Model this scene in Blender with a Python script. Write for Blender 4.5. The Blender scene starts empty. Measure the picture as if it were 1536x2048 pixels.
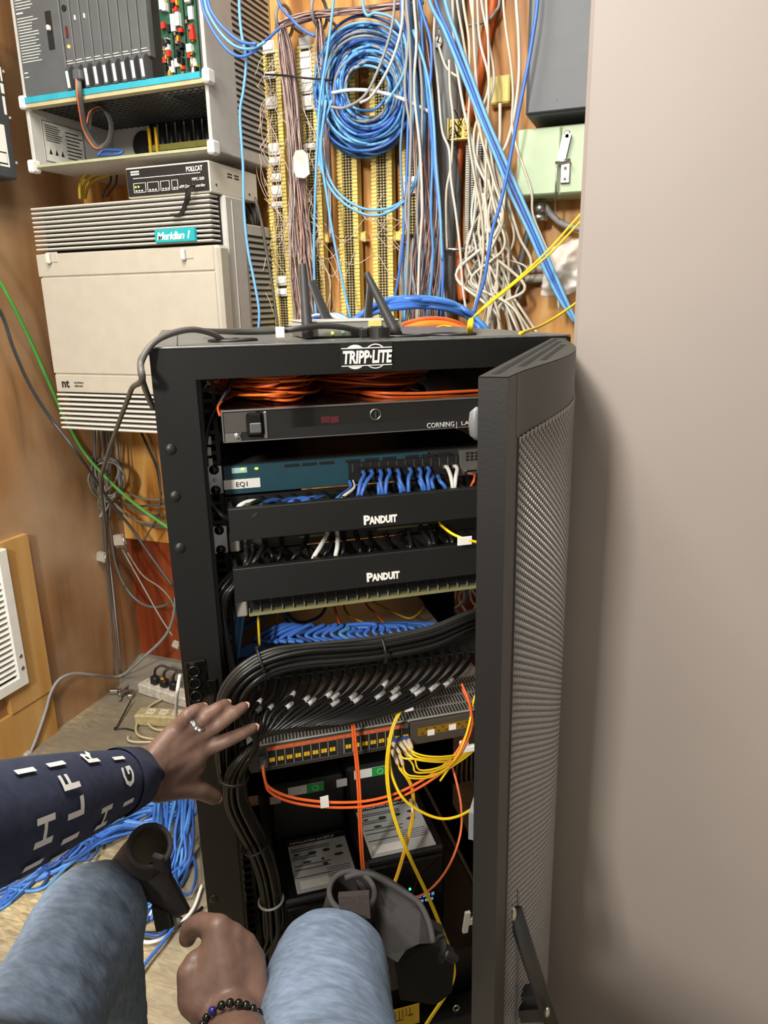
import bpy, math, random
from mathutils import Vector, Matrix, noise
rnd = random.Random(7)
SC = bpy.context.scene
COL = SC.collection
V = Vector
# ------------------------------------------------------------------ camera model
F_PX, CX, CY = 1450.0, 768.0, 1024.0
HC = 1.26                      # camera height over the z=0 datum; the floor lies at FZ
FZ = -0.08
_p, _r, _y = math.radians(16), math.radians(-1.1), math.radians(21)
FW = V((-math.sin(_y)*math.cos(_p), math.cos(_y)*math.cos(_p), -math.sin(_p)))
_rt = V((math.cos(_y), math.sin(_y), 0)); _up = _rt.cross(FW)
RT = math.cos(_r)*_rt + math.sin(_r)*_up
UP = -math.sin(_r)*_rt + math.cos(_r)*_up
CAM = V((0, 0, HC))
def ray(px, py): return FW + RT*((px-CX)/F_PX) - UP*((py-CY)/F_PX)
def dep(px, py, t): return CAM + ray(px, py)*t
def atY(px, py, Y): d = ray(px, py); return CAM + d*(Y/d.y)
def atX(px, py, X): d = ray(px, py); return CAM + d*(X/d.x)
def atZ(px, py, Z): d = ray(px, py); return CAM + d*((Z-HC)/d.z)
# rack frame of reference: x to the right along its front, y into it, z up
RA = math.radians(36)
RW, RD = V((math.cos(RA), math.sin(RA), 0)), V((-math.sin(RA), math.cos(RA), 0))
RO = V((-0.61777, 0.78039, 0))
RM = Matrix(((RW.x, RD.x, 0, RO.x), (RW.y, RD.y, 0, RO.y), (0, 0, 1, 0), (0, 0, 0, 1)))
RH = 1.21
def rk(px, py, Y):            # photo point -> rack coordinates on the plane y=Y
    d = ray(px, py); o = CAM-RO
    t = (Y-o.dot(RD))/d.dot(RD); p = o+d*t
    return V((p.dot(RW), Y, p.z))
def rkz(px, py, Z):
    d = ray(px, py); p = CAM+d*((Z-HC)/d.z)-RO
    return V((p.dot(RW), p.dot(RD), Z))
WY = 2.02                      # back wall plane
WX = -1.79                    # left wall plane
MY = 1.68                      # front of the beige cabinets
# ------------------------------------------------------------------ materials
def lin(h):
    h = h.lstrip('#'); c = [int(h[i:i+2], 16)/255 for i in (0, 2, 4)]
    return tuple(x/12.92 if x <= .04045 else ((x+.055)/1.055)**2.4 for x in c)
MATS = {}
def mat(name, h, rough=.5, metal=0, var=.12, scale=30, bump=0, emit=0, trans=0, alpha=1, spec=.5, coat=0, stretch=None):
    if name in MATS: return MATS[name]
    m = bpy.data.materials.new(name); m.use_nodes = True
    nt = m.node_tree; b = nt.nodes['Principled BSDF']; L = nt.links
    c = lin(h)
    tc = nt.nodes.new('ShaderNodeTexCoord'); mp = nt.nodes.new('ShaderNodeMapping')
    L.new(tc.outputs['Object'], mp.inputs['Vector'])
    if stretch: mp.inputs['Scale'].default_value = stretch
    n = nt.nodes.new('ShaderNodeTexNoise'); n.inputs['Scale'].default_value = scale; n.inputs['Detail'].default_value = 4
    L.new(mp.outputs[0], n.inputs['Vector'])
    r = nt.nodes.new('ShaderNodeValToRGB')
    r.color_ramp.elements[0].position = .3; r.color_ramp.elements[1].position = .7
    r.color_ramp.elements[0].color = (*[x*(1-var) for x in c], 1)
    r.color_ramp.elements[1].color = (*[min(1, x*(1+var)) for x in c], 1)
    L.new(n.outputs['Fac'], r.inputs['Fac']); L.new(r.outputs['Color'], b.inputs['Base Color'])
    b.inputs['Roughness'].default_value = rough; b.inputs['Metallic'].default_value = metal
    b.inputs['Specular IOR Level'].default_value = spec
    b.inputs['Coat Weight'].default_value = coat
    if trans: b.inputs['Transmission Weight'].default_value = trans
    if alpha < 1: b.inputs['Alpha'].default_value = alpha
    if emit:
        b.inputs['Emission Color'].default_value = (*c, 1); b.inputs['Emission Strength'].default_value = emit
    if bump:
        bp = nt.nodes.new('ShaderNodeBump'); bp.inputs['Strength'].default_value = bump; bp.inputs['Distance'].default_value = .002
        L.new(n.outputs['Fac'], bp.inputs['Height']); L.new(bp.outputs[0], b.inputs['Normal'])
    MATS[name] = m
    return m
def wood(name, cols, ring=9, stretch=(1, 1, .12), rough=.45, dist=6, fine=60, wear=None):
    m = bpy.data.materials.new(name); m.use_nodes = True
    nt = m.node_tree; b = nt.nodes['Principled BSDF']; L = nt.links; N = nt.nodes.new
    tc = N('ShaderNodeTexCoord'); mp = N('ShaderNodeMapping'); mp.inputs['Scale'].default_value = stretch
    L.new(tc.outputs['Object'], mp.inputs['Vector'])
    n1 = N('ShaderNodeTexNoise'); n1.inputs['Scale'].default_value = ring; n1.inputs['Detail'].default_value = 2; n1.inputs['Distortion'].default_value = .6
    L.new(mp.outputs[0], n1.inputs['Vector'])
    mul = N('ShaderNodeMath'); mul.operation = 'MULTIPLY'; mul.inputs[1].default_value = dist*2.2; L.new(n1.outputs['Fac'], mul.inputs[0])
    fr = N('ShaderNodeMath'); fr.operation = 'PINGPONG'; fr.inputs[1].default_value = 1; L.new(mul.outputs[0], fr.inputs[0])
    n2 = N('ShaderNodeTexNoise'); n2.inputs['Scale'].default_value = fine; n2.inputs['Detail'].default_value = 5
    mp2 = N('ShaderNodeMapping'); mp2.inputs['Scale'].default_value = (1, 1, .04) if stretch[2] < 1 else (1, .04, 1)
    L.new(tc.outputs['Object'], mp2.inputs['Vector']); L.new(mp2.outputs[0], n2.inputs['Vector'])
    add = N('ShaderNodeMix'); add.data_type = 'FLOAT'; add.inputs[0].default_value = .45
    L.new(fr.outputs[0], add.inputs[2]); L.new(n2.outputs['Fac'], add.inputs[3])
    r = N('ShaderNodeValToRGB'); L.new(add.outputs[0], r.inputs['Fac'])
    els = r.color_ramp.elements
    for i, (pos, h) in enumerate(cols):
        e = els[i] if i < 2 else els.new(pos)
        e.position = pos; e.color = (*lin(h), 1)
    out = r.outputs['Color']
    if wear:
        n3 = N('ShaderNodeTexNoise'); n3.inputs['Scale'].default_value = 2.3; n3.inputs['Detail'].default_value = 6
        L.new(tc.outputs['Object'], n3.inputs['Vector'])
        rr = N('ShaderNodeValToRGB'); rr.color_ramp.elements[0].position = .45; rr.color_ramp.elements[1].position = .7
        L.new(n3.outputs['Fac'], rr.inputs['Fac'])
        mx = N('ShaderNodeMix'); mx.data_type = 'RGBA'; mx.inputs[7].default_value = (*lin(wear), 1)
        mm = N('ShaderNodeMath'); mm.operation = 'MULTIPLY'; mm.inputs[1].default_value = .75; L.new(rr.outputs[0], mm.inputs[0])
        L.new(mm.outputs[0], mx.inputs[0]); L.new(out, mx.inputs[6]); out = mx.outputs[2]
    L.new(out, b.inputs['Base Color']); b.inputs['Roughness'].default_value = rough
    bp = N('ShaderNodeBump'); bp.inputs['Strength'].default_value = .15; bp.inputs['Distance'].default_value = .001
    L.new(n2.outputs['Fac'], bp.inputs['Height']); L.new(bp.outputs[0], b.inputs['Normal'])
    MATS[name] = m
    return m
# ------------------------------------------------------------------ mesh builder
class MB:
    def __init__(s, M=None): s.v = []; s.f = []; s.mi = []; s.sm = []; s.M = M; s.mats = []; s.cur = 0
    def use(s, m):
        if m not in s.mats: s.mats.append(m)
        s.cur = s.mats.index(m); return s
    def add(s, vs, fs, smooth=False):
        o = len(s.v)
        for p in vs:
            p = V(p); s.v.append(s.M @ p if s.M else p)
        for f in fs:
            s.f.append(tuple(o+i for i in f)); s.mi.append(s.cur); s.sm.append(smooth)
        return s
    def box(s, a, b, ch=0):
        x0, y0, z0 = [min(a[i], b[i]) for i in range(3)]; x1, y1, z1 = [max(a[i], b[i]) for i in range(3)]
        ch = min(ch, (x1-x0)*.45, (y1-y0)*.45, (z1-z0)*.45)
        if ch <= 0:
            vs = [(x0, y0, z0), (x1, y0, z0), (x1, y1, z0), (x0, y1, z0), (x0, y0, z1), (x1, y0, z1), (x1, y1, z1), (x0, y1, z1)]
            return s.add(vs, [(0, 3, 2, 1), (4, 5, 6, 7), (0, 1, 5, 4), (1, 2, 6, 5), (2, 3, 7, 6), (3, 0, 4, 7)])
        vs = []; idx = {}
        X, Y, Z = (x0, x1), (y0, y1), (z0, z1)
        for i in (0, 1):
            for j in (0, 1):
                for k in (0, 1):
                    sx, sy, sz = (1 if i == 0 else -1), (1 if j == 0 else -1), (1 if k == 0 else -1)
                    for ax, p in ((0, (X[i], Y[j]+sy*ch, Z[k]+sz*ch)), (1, (X[i]+sx*ch, Y[j], Z[k]+sz*ch)), (2, (X[i]+sx*ch, Y[j]+sy*ch, Z[k]))):
                        idx[(i, j, k, ax)] = len(vs); vs.append(p)
        fs = []
        g = lambda i, j, k, a: idx[(i, j, k, a)]
        for i in (0, 1):
            q = [g(i, 0, 0, 0), g(i, 0, 1, 0), g(i, 1, 1, 0), g(i, 1, 0, 0)]; fs.append(q if i == 0 else q[::-1])
            q = [g(0, i, 0, 1), g(1, i, 0, 1), g(1, i, 1, 1), g(0, i, 1, 1)]; fs.append(q if i == 0 else q[::-1])
            q = [g(0, 0, i, 2), g(0, 1, i, 2), g(1, 1, i, 2), g(1, 0, i, 2)]; fs.append(q if i == 0 else q[::-1])
        for i in (0, 1):
            for j in (0, 1):
                for q in ([g(i, j, 0, 0), g(i, j, 1, 0), g(i, j, 1, 1), g(i, j, 0, 1)], [g(i, 0, j, 0), g(i, 1, j, 0), g(i, 1, j, 2), g(i, 0, j, 2)], [g(0, i, j, 1), g(1, i, j, 1), g(1, i, j, 2), g(0, i, j, 2)]):
                    fs.append(q)
                for k in (0, 1): pass
        for i in (0, 1):
            for j in (0, 1):
                for k in (0, 1): fs.append([g(i, j, k, 0), g(i, j, k, 1), g(i, j, k, 2)])
        # orient outward
        c = V(((x0+x1)/2, (y0+y1)/2, (z0+z1)/2)); out = []
        for q in fs:
            ps = [V(vs[t]) for t in q]; nrm = (ps[1]-ps[0]).cross(ps[2]-ps[0]); mid = sum(ps, V((0, 0, 0)))/len(ps)
            out.append(q if nrm.dot(mid-c) > 0 else q[::-1])
        return s.add(vs, out)
    def prism(s, poly, vec):          # poly: list of 3-D points, extruded by vec
        poly = [V(p) for p in poly]; vec = V(vec); n = len(poly)
        nrm = V((0, 0, 0))
        for i in range(n): nrm += poly[i].cross(poly[(i+1) % n])
        if nrm.dot(vec) > 0: poly = poly[::-1]
        vs = poly+[p+vec for p in poly]
        fs = [tuple(range(n)), tuple(range(2*n-1, n-1, -1))]+[((i+1) % n, i, i+n, (i+1) % n+n) for i in range(n)]
        return s.add(vs, fs)
    def quad(s, a, b, c, d): return s.add([a, b, c, d], [(0, 1, 2, 3)])
    def tube(s, pts, r, n=8, cap=True, closed=False, flat=1.0):
        pts = [V(p) for p in pts]; m = len(pts); rr = r if isinstance(r, (list, tuple)) else [r]*m
        vs = []; fs = []; u = None
        for i, p in enumerate(pts):
            if closed: t = pts[(i+1) % m]-pts[i-1]
            else: t = pts[min(i+1, m-1)]-pts[max(i-1, 0)]
            if t.length < 1e-9: t = V((0, 0, 1))
            t.normalize()
            if u is None: u = t.orthogonal().normalized()
            else:
                u = u-t*u.dot(t)
                u = u.normalized() if u.length > 1e-6 else t.orthogonal().normalized()
            w = t.cross(u)
            for k in range(n):
                a = 2*math.pi*k/n; vs.append(p+(u*math.cos(a)+w*math.sin(a)*flat)*rr[i])
        for i in range(m if closed else m-1):
            j = (i+1) % m
            for k in range(n): fs.append((i*n+k, i*n+(k+1) % n, j*n+(k+1) % n, j*n+k))
        if cap and not closed: fs += [tuple(range(n-1, -1, -1)), tuple((m-1)*n+k for k in range(n))]
        return s.add(vs, fs, True)
    def cyl(s, a, b, r, n=20, r2=None): return s.tubeflat([a, b], [r, r if r2 is None else r2], n)
    def tubeflat(s, pts, r, n):
        k = len(s.sm); s.tube(pts, r, n); s.sm[-1] = s.sm[-2] = False; return s
    def sphere(s, c, r, n=12, sc=(1, 1, 1)):
        c = V(c); vs = [c+V((0, 0, r*sc[2]))]; fs = []
        for i in range(1, n):
            th = math.pi*i/n
            for k in range(2*n):
                a = math.pi*k/n; vs.append(c+V((r*sc[0]*math.sin(th)*math.cos(a), r*sc[1]*math.sin(th)*math.sin(a), r*sc[2]*math.cos(th))))
        vs.append(c-V((0, 0, r*sc[2]))); m = 2*n
        for k in range(m): fs.append((0, 1+k, 1+(k+1) % m))
        for i in range(n-2):
            for k in range(m): fs.append((1+i*m+k, 1+(i+1)*m+k, 1+(i+1)*m+(k+1) % m, 1+i*m+(k+1) % m))
        b = 1+(n-2)*m; e = len(vs)-1
        for k in range(m): fs.append((b+k, e, b+(k+1) % m))
        return s.add(vs, fs, True)
    def build(s, name, m=None, parent=None, label=None):
        me = bpy.data.meshes.new(name)
        org = wt(parent).copy() if parent else V((0, 0, 0))
        if not parent and s.v:
            lo = V([min(p[i] for p in s.v) for i in range(3)]); hi = V([max(p[i] for p in s.v) for i in range(3)])
            org = V(((lo.x+hi.x)/2, (lo.y+hi.y)/2, lo.z))
        me.from_pydata([p-org for p in s.v], [], s.f)
        for mm in (s.mats if s.mats else [m]): me.materials.append(mm)
        me.polygons.foreach_set('material_index', s.mi); me.polygons.foreach_set('use_smooth', s.sm)
        me.update()
        o = bpy.data.objects.new(name, me); COL.objects.link(o)
        o.location = org; WT[o.name] = org
        if parent: adopt(o, parent)
        if label: o['label'] = label
        return o
WT = {}
def wt(o): return WT[o.name]
def adopt(o, parent):
    o.parent = parent; o.location = (0, 0, 0); WT[o.name] = wt(parent)
_labels = {}
def tag(o, label, cat, group=None, kind=None):
    o['label'] = label; o['category'] = cat
    if group: o['group'] = group
    if kind: o['kind'] = kind
    return o
def struct(o): o['kind'] = 'structure'; return o
def thing(name, label, cat, loc, group=None):
    o = bpy.data.objects.new(name, None); COL.objects.link(o); o.empty_display_size = .05
    o.location = loc; WT[o.name] = V(loc)
    return tag(o, label, cat, group)
def copy_tree(o, parent=None, shift=None):
    c = o.copy(); COL.objects.link(c)
    if parent: c.parent = parent
    if shift is not None: c.location = o.location+V(shift)
    for ch in list(o.children): copy_tree(ch, c)
    return c
def cr(pts, k=8, closed=False):        # Catmull-Rom
    pts = [V(p) for p in pts]; n = len(pts); out = []
    if n < 3 and not closed: return pts
    rng = range(n) if closed else range(n-1)
    for i in rng:
        p1, p2 = pts[i], pts[(i+1) % n]
        p0 = pts[i-1] if (i > 0 or closed) else p1*2-p2
        p3 = pts[(i+2) % n] if (i+2 < n or closed) else p2*2-p1
        for j in range(k):
            t = j/k; out.append(.5*((2*p1)+(p2-p0)*t+(2*p0-5*p1+4*p2-p3)*t*t+(3*p1-p0-3*p2+p3)*t**3))
    if not closed: out.append(pts[-1])
    return out
def textmesh(name, s, size, o, xd, yd, m, parent, ext=.0004, shear=0, bold=0, align='LEFT', width=None, spacing=1):
    cu = bpy.data.curves.new('t', 'FONT'); cu.body = s; cu.size = size; cu.extrude = ext; cu.shear = shear; cu.offset = bold
    cu.align_x = align; cu.resolution_u = 2; cu.space_character = spacing
    t = bpy.data.objects.new('t', cu); COL.objects.link(t)
    dg = bpy.context.evaluated_depsgraph_get()
    me = bpy.data.meshes.new_from_object(t.evaluated_get(dg)); me.name = name
    bpy.data.objects.remove(t); bpy.data.curves.remove(cu)
    xd, yd, o = V(xd).normalized(), V(yd).normalized(), V(o); nd = xd.cross(yd).normalized()
    org = wt(parent)
    sx = 1
    if width and len(me.vertices):
        xs = [v.co.x for v in me.vertices]; sx = width/(max(xs)-min(xs))
    for v in me.vertices:
        c = v.co; v.co = o+xd*(c.x*sx)+yd*c.y+nd*(c.z+ext)-org
    me.materials.clear(); me.materials.append(m)
    for p in me.polygons: p.material_index = 0
    ob = bpy.data.objects.new(name, me); COL.objects.link(ob); ob.location = org; adopt(ob, parent)
    return ob
def rtext(name, s, size, x, y, z, m, parent, **k):       # lettering on a rack-front plane
    return textmesh(name, s, size, RM @ V((x, y, z)), RW, V((0, 0, 1)), m, parent, **k)
def wat(px, py, Y):                                     # on the plane y=Y, but never inside the left wall
    p = atY(px, py, Y)
    return atX(px, py, WX+.012+.25*(Y-1.7 if Y > 1.7 else 0)*.1) if p.x < WX+.012 else p
def wpts(l, Y):
    l = list(l)
    def up(a, b): return (a[0]+max(-25, min(25, (a[0]-b[0])*.8)), a[1]-170)+tuple(a[2:])   # runs on past the top of the frame
    if l[0][1] <= -5: l.insert(0, up(l[0], l[1]))
    if l[-1][1] <= -5: l.append(up(l[-1], l[-2]))
    return [wat(p[0], p[1], p[2] if len(p) > 2 else Y) for p in l]
def cable(name, label, cat, pts, r, m, group=None, k=8, n=8, parent=None, flat=1.0):
    b = MB(); b.tube(cr(pts, k), r, n, flat=flat)
    o = b.build(name, m, parent)
    if not parent: tag(o, label, cat, group)
    return o
# ------------------------------------------------------------------ camera, light
cam = bpy.data.objects.new('camera', bpy.data.cameras.new('camera')); COL.objects.link(cam)
cam.data.sensor_fit = 'VERTICAL'; cam.data.sensor_height = 36; cam.data.lens = F_PX/2048*36; cam.data.clip_start = .02
cam.matrix_world = Matrix(((RT.x, UP.x, -FW.x, 0), (RT.y, UP.y, -FW.y, 0), (RT.z, UP.z, -FW.z, HC), (0, 0, 0, 1)))
SC.camera = cam
def area(name, loc, sx, sy, e, col, aim=(0, 0, -1)):
    l = bpy.data.lights.new(name, 'AREA'); l.shape = 'RECTANGLE'; l.size = sx; l.size_y = sy; l.energy = e; l.color = col
    o = bpy.data.objects.new(name, l); COL.objects.link(o); o.location = loc
    o.rotation_euler = V(aim).to_track_quat('-Z', 'Y').to_euler(); return o
area('ceiling_light', (-.78, .5, 2.68), .6, 1.2, 52, (1, .955, .88))
area('ceiling_light', (-.40, -2.1, 2.42), .26, .5, 96, (1, .955, .88), (-.03, 1, -.75))
w = bpy.data.worlds.new('room_air'); SC.world = w; w.use_nodes = True
w.node_tree.nodes['Background'].inputs[0].default_value = (1, .96, .9, 1); w.node_tree.nodes['Background'].inputs[1].default_value = .3
vs = SC.view_settings; vs.view_transform = 'Standard'; vs.look = 'None'; vs.gamma = 1; vs.use_curve_mapping = False; vs.exposure = .3
# ------------------------------------------------------------------ materials in use
M_black = mat('black_powder_coat', '#191815', .45, var=.06, scale=400, bump=.05)
M_frame = mat('black_frame_coat', '#0f0e0c', .45, var=.06, scale=400, bump=.05)
M_black2 = mat('black_steel_inside', '#141312', .5, var=.1)
M_blkpl = mat('black_plastic', '#1a1a19', .45, var=.08)
M_blkgl = mat('glossy_black_plastic', '#0c0c0b', .12, var=.05)
M_cabk = mat('black_cable_jacket', '#0b0b0a', .4, var=.1)
M_blue = mat('blue_cable_jacket', '#3f70c4', .4, var=.1)
M_blue2 = mat('light_blue_cable_jacket', '#68a6d8', .4, var=.1)
M_blue3 = mat('dark_blue_cable_jacket', '#274a86', .45, var=.12)
M_blueg = mat('grey_blue_cable_jacket', '#5f7f9c', .45, var=.12)
M_grayc = mat('grey_cable_jacket', '#8d8d8c', .5, var=.1)
M_dgrayc = mat('dark_grey_cable_jacket', '#55534f', .5, var=.1)
M_white = mat('white_plastic', '#e9e8e2', .5, var=.05)
M_wcab = mat('off_white_cable_jacket', '#c8c5bb', .5, var=.08)
M_cream = mat('cream_cable_jacket', '#c9c2b0', .5, var=.08)
M_yel = mat('yellow_fibre_jacket', '#ecc71e', .4, var=.08)
M_ora = mat('orange_fibre_jacket', '#e8662a', .4, var=.1)
M_dora = mat('burnt_orange_jacket', '#c2501c', .45, var=.15)
M_green = mat('green_cable_jacket', '#4f9a45', .45, var=.1)
M_pink = mat('pink_jumper_wire', '#d2aaa2', .5, var=.25, scale=15)
M_beige = mat('beige_plastic', '#b7b1a3', .5, var=.04)
M_fin = mat('off_white_fins', '#d3cfc6', .5, var=.05)
M_lgray = mat('light_grey_enamel', '#bcbab4', .5, var=.05)
M_dgray = mat('dark_grey_plastic', '#55585a', .5, var=.06)
M_slot = mat('slot_shadow_black', '#0a0a0a', .7)
M_teal = mat('teal_badge', '#17a3ab', .4, var=.05)
M_cyan = mat('cyan_strip', '#2f9fb4', .5, var=.1)
M_metal = mat('bare_steel', '#b9b7b2', .32, 1, var=.08)
M_chrome = mat('chrome', '#d8d8d6', .15, 1, var=.04)
M_gold = mat('gold_contact', '#f2c02c', .3, .2, var=.1)
M_paper = mat('white_paper', '#eceae4', .6, var=.03)
M_ink = mat('black_ink', '#1b1b1b', .6)
M_wink = mat('white_ink', '#f0eee8', .55, var=.02)
M_yblk = mat('yellow_plastic', '#e6d279', .5, var=.1)
M_clip = mat('clip_field_grey', '#bfb283', .45, .3, var=.15)
M_grn = mat('pale_green_enamel', '#a9bd9c', .45, var=.05)
M_panel = mat('taupe_enamel', '#938a84', .5, var=.035, scale=3)
M_led = mat('green_led', '#b8f03a', .4, emit=3)
M_ledo = mat('orange_led', '#ff9a3c', .4, emit=3)
M_ledg = mat('teal_led', '#2fdc9a', .4, emit=3)
# ------------------------------------------------------------------ the room
wood('fir_plywood', [(.15, '#8a5420'), (.4, '#bd8238'), (.62, '#d09a50'), (.85, '#dcae6c')], ring=4.2, stretch=(1.5, 1, .22), dist=5, fine=55, rough=.5)
wood('worn_panelling', [(.15, '#7a5a3d'), (.45, '#977049'), (.7, '#a57c53'), (.9, '#b18c66')], ring=3, stretch=(1, 1.3, .3), dist=2, fine=40, rough=.5, wear='#b39a7c')
wood('red_veneer', [(.15, '#5f250e'), (.45, '#84391a'), (.7, '#954624'), (.9, '#a0552f')], ring=7, stretch=(1, 1, .05), dist=3, fine=60, rough=.4)
wood('tan_board', [(.15, '#a07030'), (.45, '#b98a48'), (.7, '#c2975a'), (.9, '#cba366')], ring=3, stretch=(1, 1, .2), dist=3, fine=40, rough=.5)
def floor_mat():
    m = bpy.data.materials.new('worn_sheet_flooring'); m.use_nodes = True
    nt = m.node_tree; b = nt.nodes['Principled BSDF']; L = nt.links; N = nt.nodes.new
    tc = N('ShaderNodeTexCoord')
    mp = N('ShaderNodeMapping'); mp.inputs['Scale'].default_value = (22, 90, 20); mp.inputs['Rotation'].default_value = (0, 0, .45); L.new(tc.outputs['Object'], mp.inputs[0])
    a = N('ShaderNodeTexNoise'); a.inputs['Scale'].default_value = 1; a.inputs['Detail'].default_value = 8; a.inputs['Distortion'].default_value = 1.2; L.new(mp.outputs[0], a.inputs['Vector'])
    r = N('ShaderNodeValToRGB'); L.new(a.outputs['Fac'], r.inputs[0]); e = r.color_ramp.elements
    e[0].position = .3; e[0].color = (*lin('#8a7b60'), 1); e[1].position = .68; e[1].color = (*lin('#e0d2ac'), 1)
    q = e.new(.5); q.color = (*lin('#bcab83'), 1)
    c = N('ShaderNodeTexNoise'); c.inputs['Scale'].default_value = 2.2; c.inputs['Detail'].default_value = 5; L.new(tc.outputs['Object'], c.inputs['Vector'])
    rr = N('ShaderNodeValToRGB'); rr.color_ramp.elements[0].position = .42; rr.color_ramp.elements[1].position = .64; L.new(c.outputs['Fac'], rr.inputs[0])
    mx = N('ShaderNodeMix'); mx.data_type = 'RGBA'; mx.inputs[6].default_value = (*lin('#948a76'), 1)
    L.new(rr.outputs[0], mx.inputs[0]); L.new(r.outputs[0], mx.inputs[7])
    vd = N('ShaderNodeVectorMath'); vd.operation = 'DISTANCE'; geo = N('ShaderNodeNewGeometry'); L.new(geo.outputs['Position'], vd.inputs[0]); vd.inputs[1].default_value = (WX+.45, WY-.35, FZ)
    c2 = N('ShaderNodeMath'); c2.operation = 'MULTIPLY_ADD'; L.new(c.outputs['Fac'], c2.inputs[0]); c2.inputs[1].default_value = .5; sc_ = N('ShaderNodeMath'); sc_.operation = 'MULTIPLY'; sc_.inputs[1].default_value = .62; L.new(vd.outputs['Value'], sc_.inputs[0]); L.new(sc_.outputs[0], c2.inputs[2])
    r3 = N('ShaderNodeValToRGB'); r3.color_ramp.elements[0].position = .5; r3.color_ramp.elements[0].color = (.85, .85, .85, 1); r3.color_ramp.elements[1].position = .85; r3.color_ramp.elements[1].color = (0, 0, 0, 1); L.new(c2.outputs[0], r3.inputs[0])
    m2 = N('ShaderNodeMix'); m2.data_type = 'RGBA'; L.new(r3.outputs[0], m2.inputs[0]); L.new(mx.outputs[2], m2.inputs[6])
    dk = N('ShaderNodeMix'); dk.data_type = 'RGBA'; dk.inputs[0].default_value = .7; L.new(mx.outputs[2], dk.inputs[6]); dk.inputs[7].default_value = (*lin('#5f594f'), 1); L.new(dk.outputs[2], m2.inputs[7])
    L.new(m2.outputs[2], b.inputs['Base Color']); b.inputs['Roughness'].default_value = .55
    bp = N('ShaderNodeBump'); bp.inputs['Strength'].default_value = .35; bp.inputs['Distance'].default_value = .002; L.new(a.outputs['Fac'], bp.inputs['Height']); L.new(bp.outputs[0], b.inputs['Normal'])
    return m
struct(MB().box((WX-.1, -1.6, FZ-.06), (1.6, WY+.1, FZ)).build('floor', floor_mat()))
zply = atY(300, 1082, WY).z
struct(MB().box((WX, WY, zply), (1.6, WY+.08, 2.75)).build('wall_back', MATS['fir_plywood']))
struct(MB().box((WX, WY+.012, FZ), (1.6, WY+.08, zply)).build('trim_1', MATS['red_veneer']))
struct(MB().box((WX-.08, -1.6, FZ), (WX, WY+.08, 2.75)).build('wall_left', MATS['worn_panelling']))
struct(MB().box((WX-.08, -2.8, 2.75), (1.6, WY+.1, 2.8)).build('ceiling', mat('ceiling_paint', '#d8d3c8', .8)))
# grey cove base turned up against the back wall
b = MB(); x1 = atY(360, 1320, WY-.02).x
zc = atY(300, 1318, WY-.02).z
b.prism([(WX+.001, WY-.13, FZ), (WX+.001, WY-.12, FZ+.03), (WX+.001, WY-.05, FZ+.05), (WX+.001, WY-.012, zc), (WX+.001, WY+.011, zc), (WX+.001, WY+.011, FZ)], (1.2, 0, 0))
struct(b.build('baseboard_back', mat('grey_cove_vinyl', '#7d776b', .55)))
# plywood boards framing the louvred vent
def lw(px, py, d=0): return atX(px, py, WX+d)
P = [lw(36, 1078), lw(112, 1440)]
b = MB()
ya, yb = lw(15, 1130).y, lw(84, 1300).y-.06
zt, zb = lw(50, 1065).z, lw(60, 1400).z
b.box((WX, yb-.1, zb), (WX+.018, yb+.06, zt)); b.box((WX, -1.0, zb-.16), (WX+.014, yb+.06, zb-.002)); b.box((WX, yb-.1, FZ), (WX+.012, yb+.06, zb-.165))
struct(b.build('trim_2', MATS['tan_board']))
# louvred grille
gt, gb = lw(0, 1085, .02), lw(46, 1360, .02)
gy1 = lw(28, 1180, .034).y; gz1 = lw(8, 1095, .02).z; gz0 = lw(40, 1372, .02).z; gy0 = gy1-.55
t = thing('vent_grille', 'white louvred vent grille set low in the panelled wall', 'vent', (WX+.02, (gy0+gy1)/2, gz0))
b = MB(); X0, X1 = WX+.015, WX+.034
b.box((X0, gy0, gz1-.035), (X1, gy1, gz1), .003); b.box((X0, gy0, gz0), (X1, gy1, gz0+.035), .003); b.box((X0, gy1-.035, gz0+.03), (X1, gy1, gz1-.03), .003); b.box((X0, gy0, gz0+.03), (X1, gy0+.035, gz1-.03), .003)
b.build('frame', M_white, t)
b = MB(); z = gz0+.045
while z < gz1-.045:
    b.prism([(X0+.001, gy0+.036, z+.012), (X0+.003, gy0+.036, z+.014), (X1-.004, gy0+.036, z+.002), (X1-.006, gy0+.036, z)], (0, gy1-gy0-.072, 0)); z += .0175
b.build('louvre_blades', M_white, t)
MB().box((WX+.0185, gy0+.03, gz0+.03), (WX+.0195, gy1-.03, gz1-.03)).build('duct_opening', M_slot, t)
b = MB(); b.cyl((X1-.001, gy1-.017, gz0+.06), (X1+.002, gy1-.017, gz0+.06), .006, 10); b.cyl((X1-.001, gy1-.017, gz0+.10), (X1+.002, gy1-.017, gz0+.10), .006, 10); b.build('screw', M_metal, t)
# ------------------------------------------------------------------ tall grey cabinet at the right
PY = 1.10
px0 = atY(1145, 700, PY).x
t = thing('storage_cabinet', 'tall smooth taupe steel cabinet filling the right side', 'cabinet', (.45, 1.5, FZ))
b = MB(); b.box((px0, PY+.02, FZ+.002), (1.25, 1.92, 2.6), .006); b.build('body', M_panel, t)
b = MB(); b.box((px0, PY, FZ+.004), (1.25, PY+.0195, 2.59), .006); b.build('door', M_panel, t)
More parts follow.
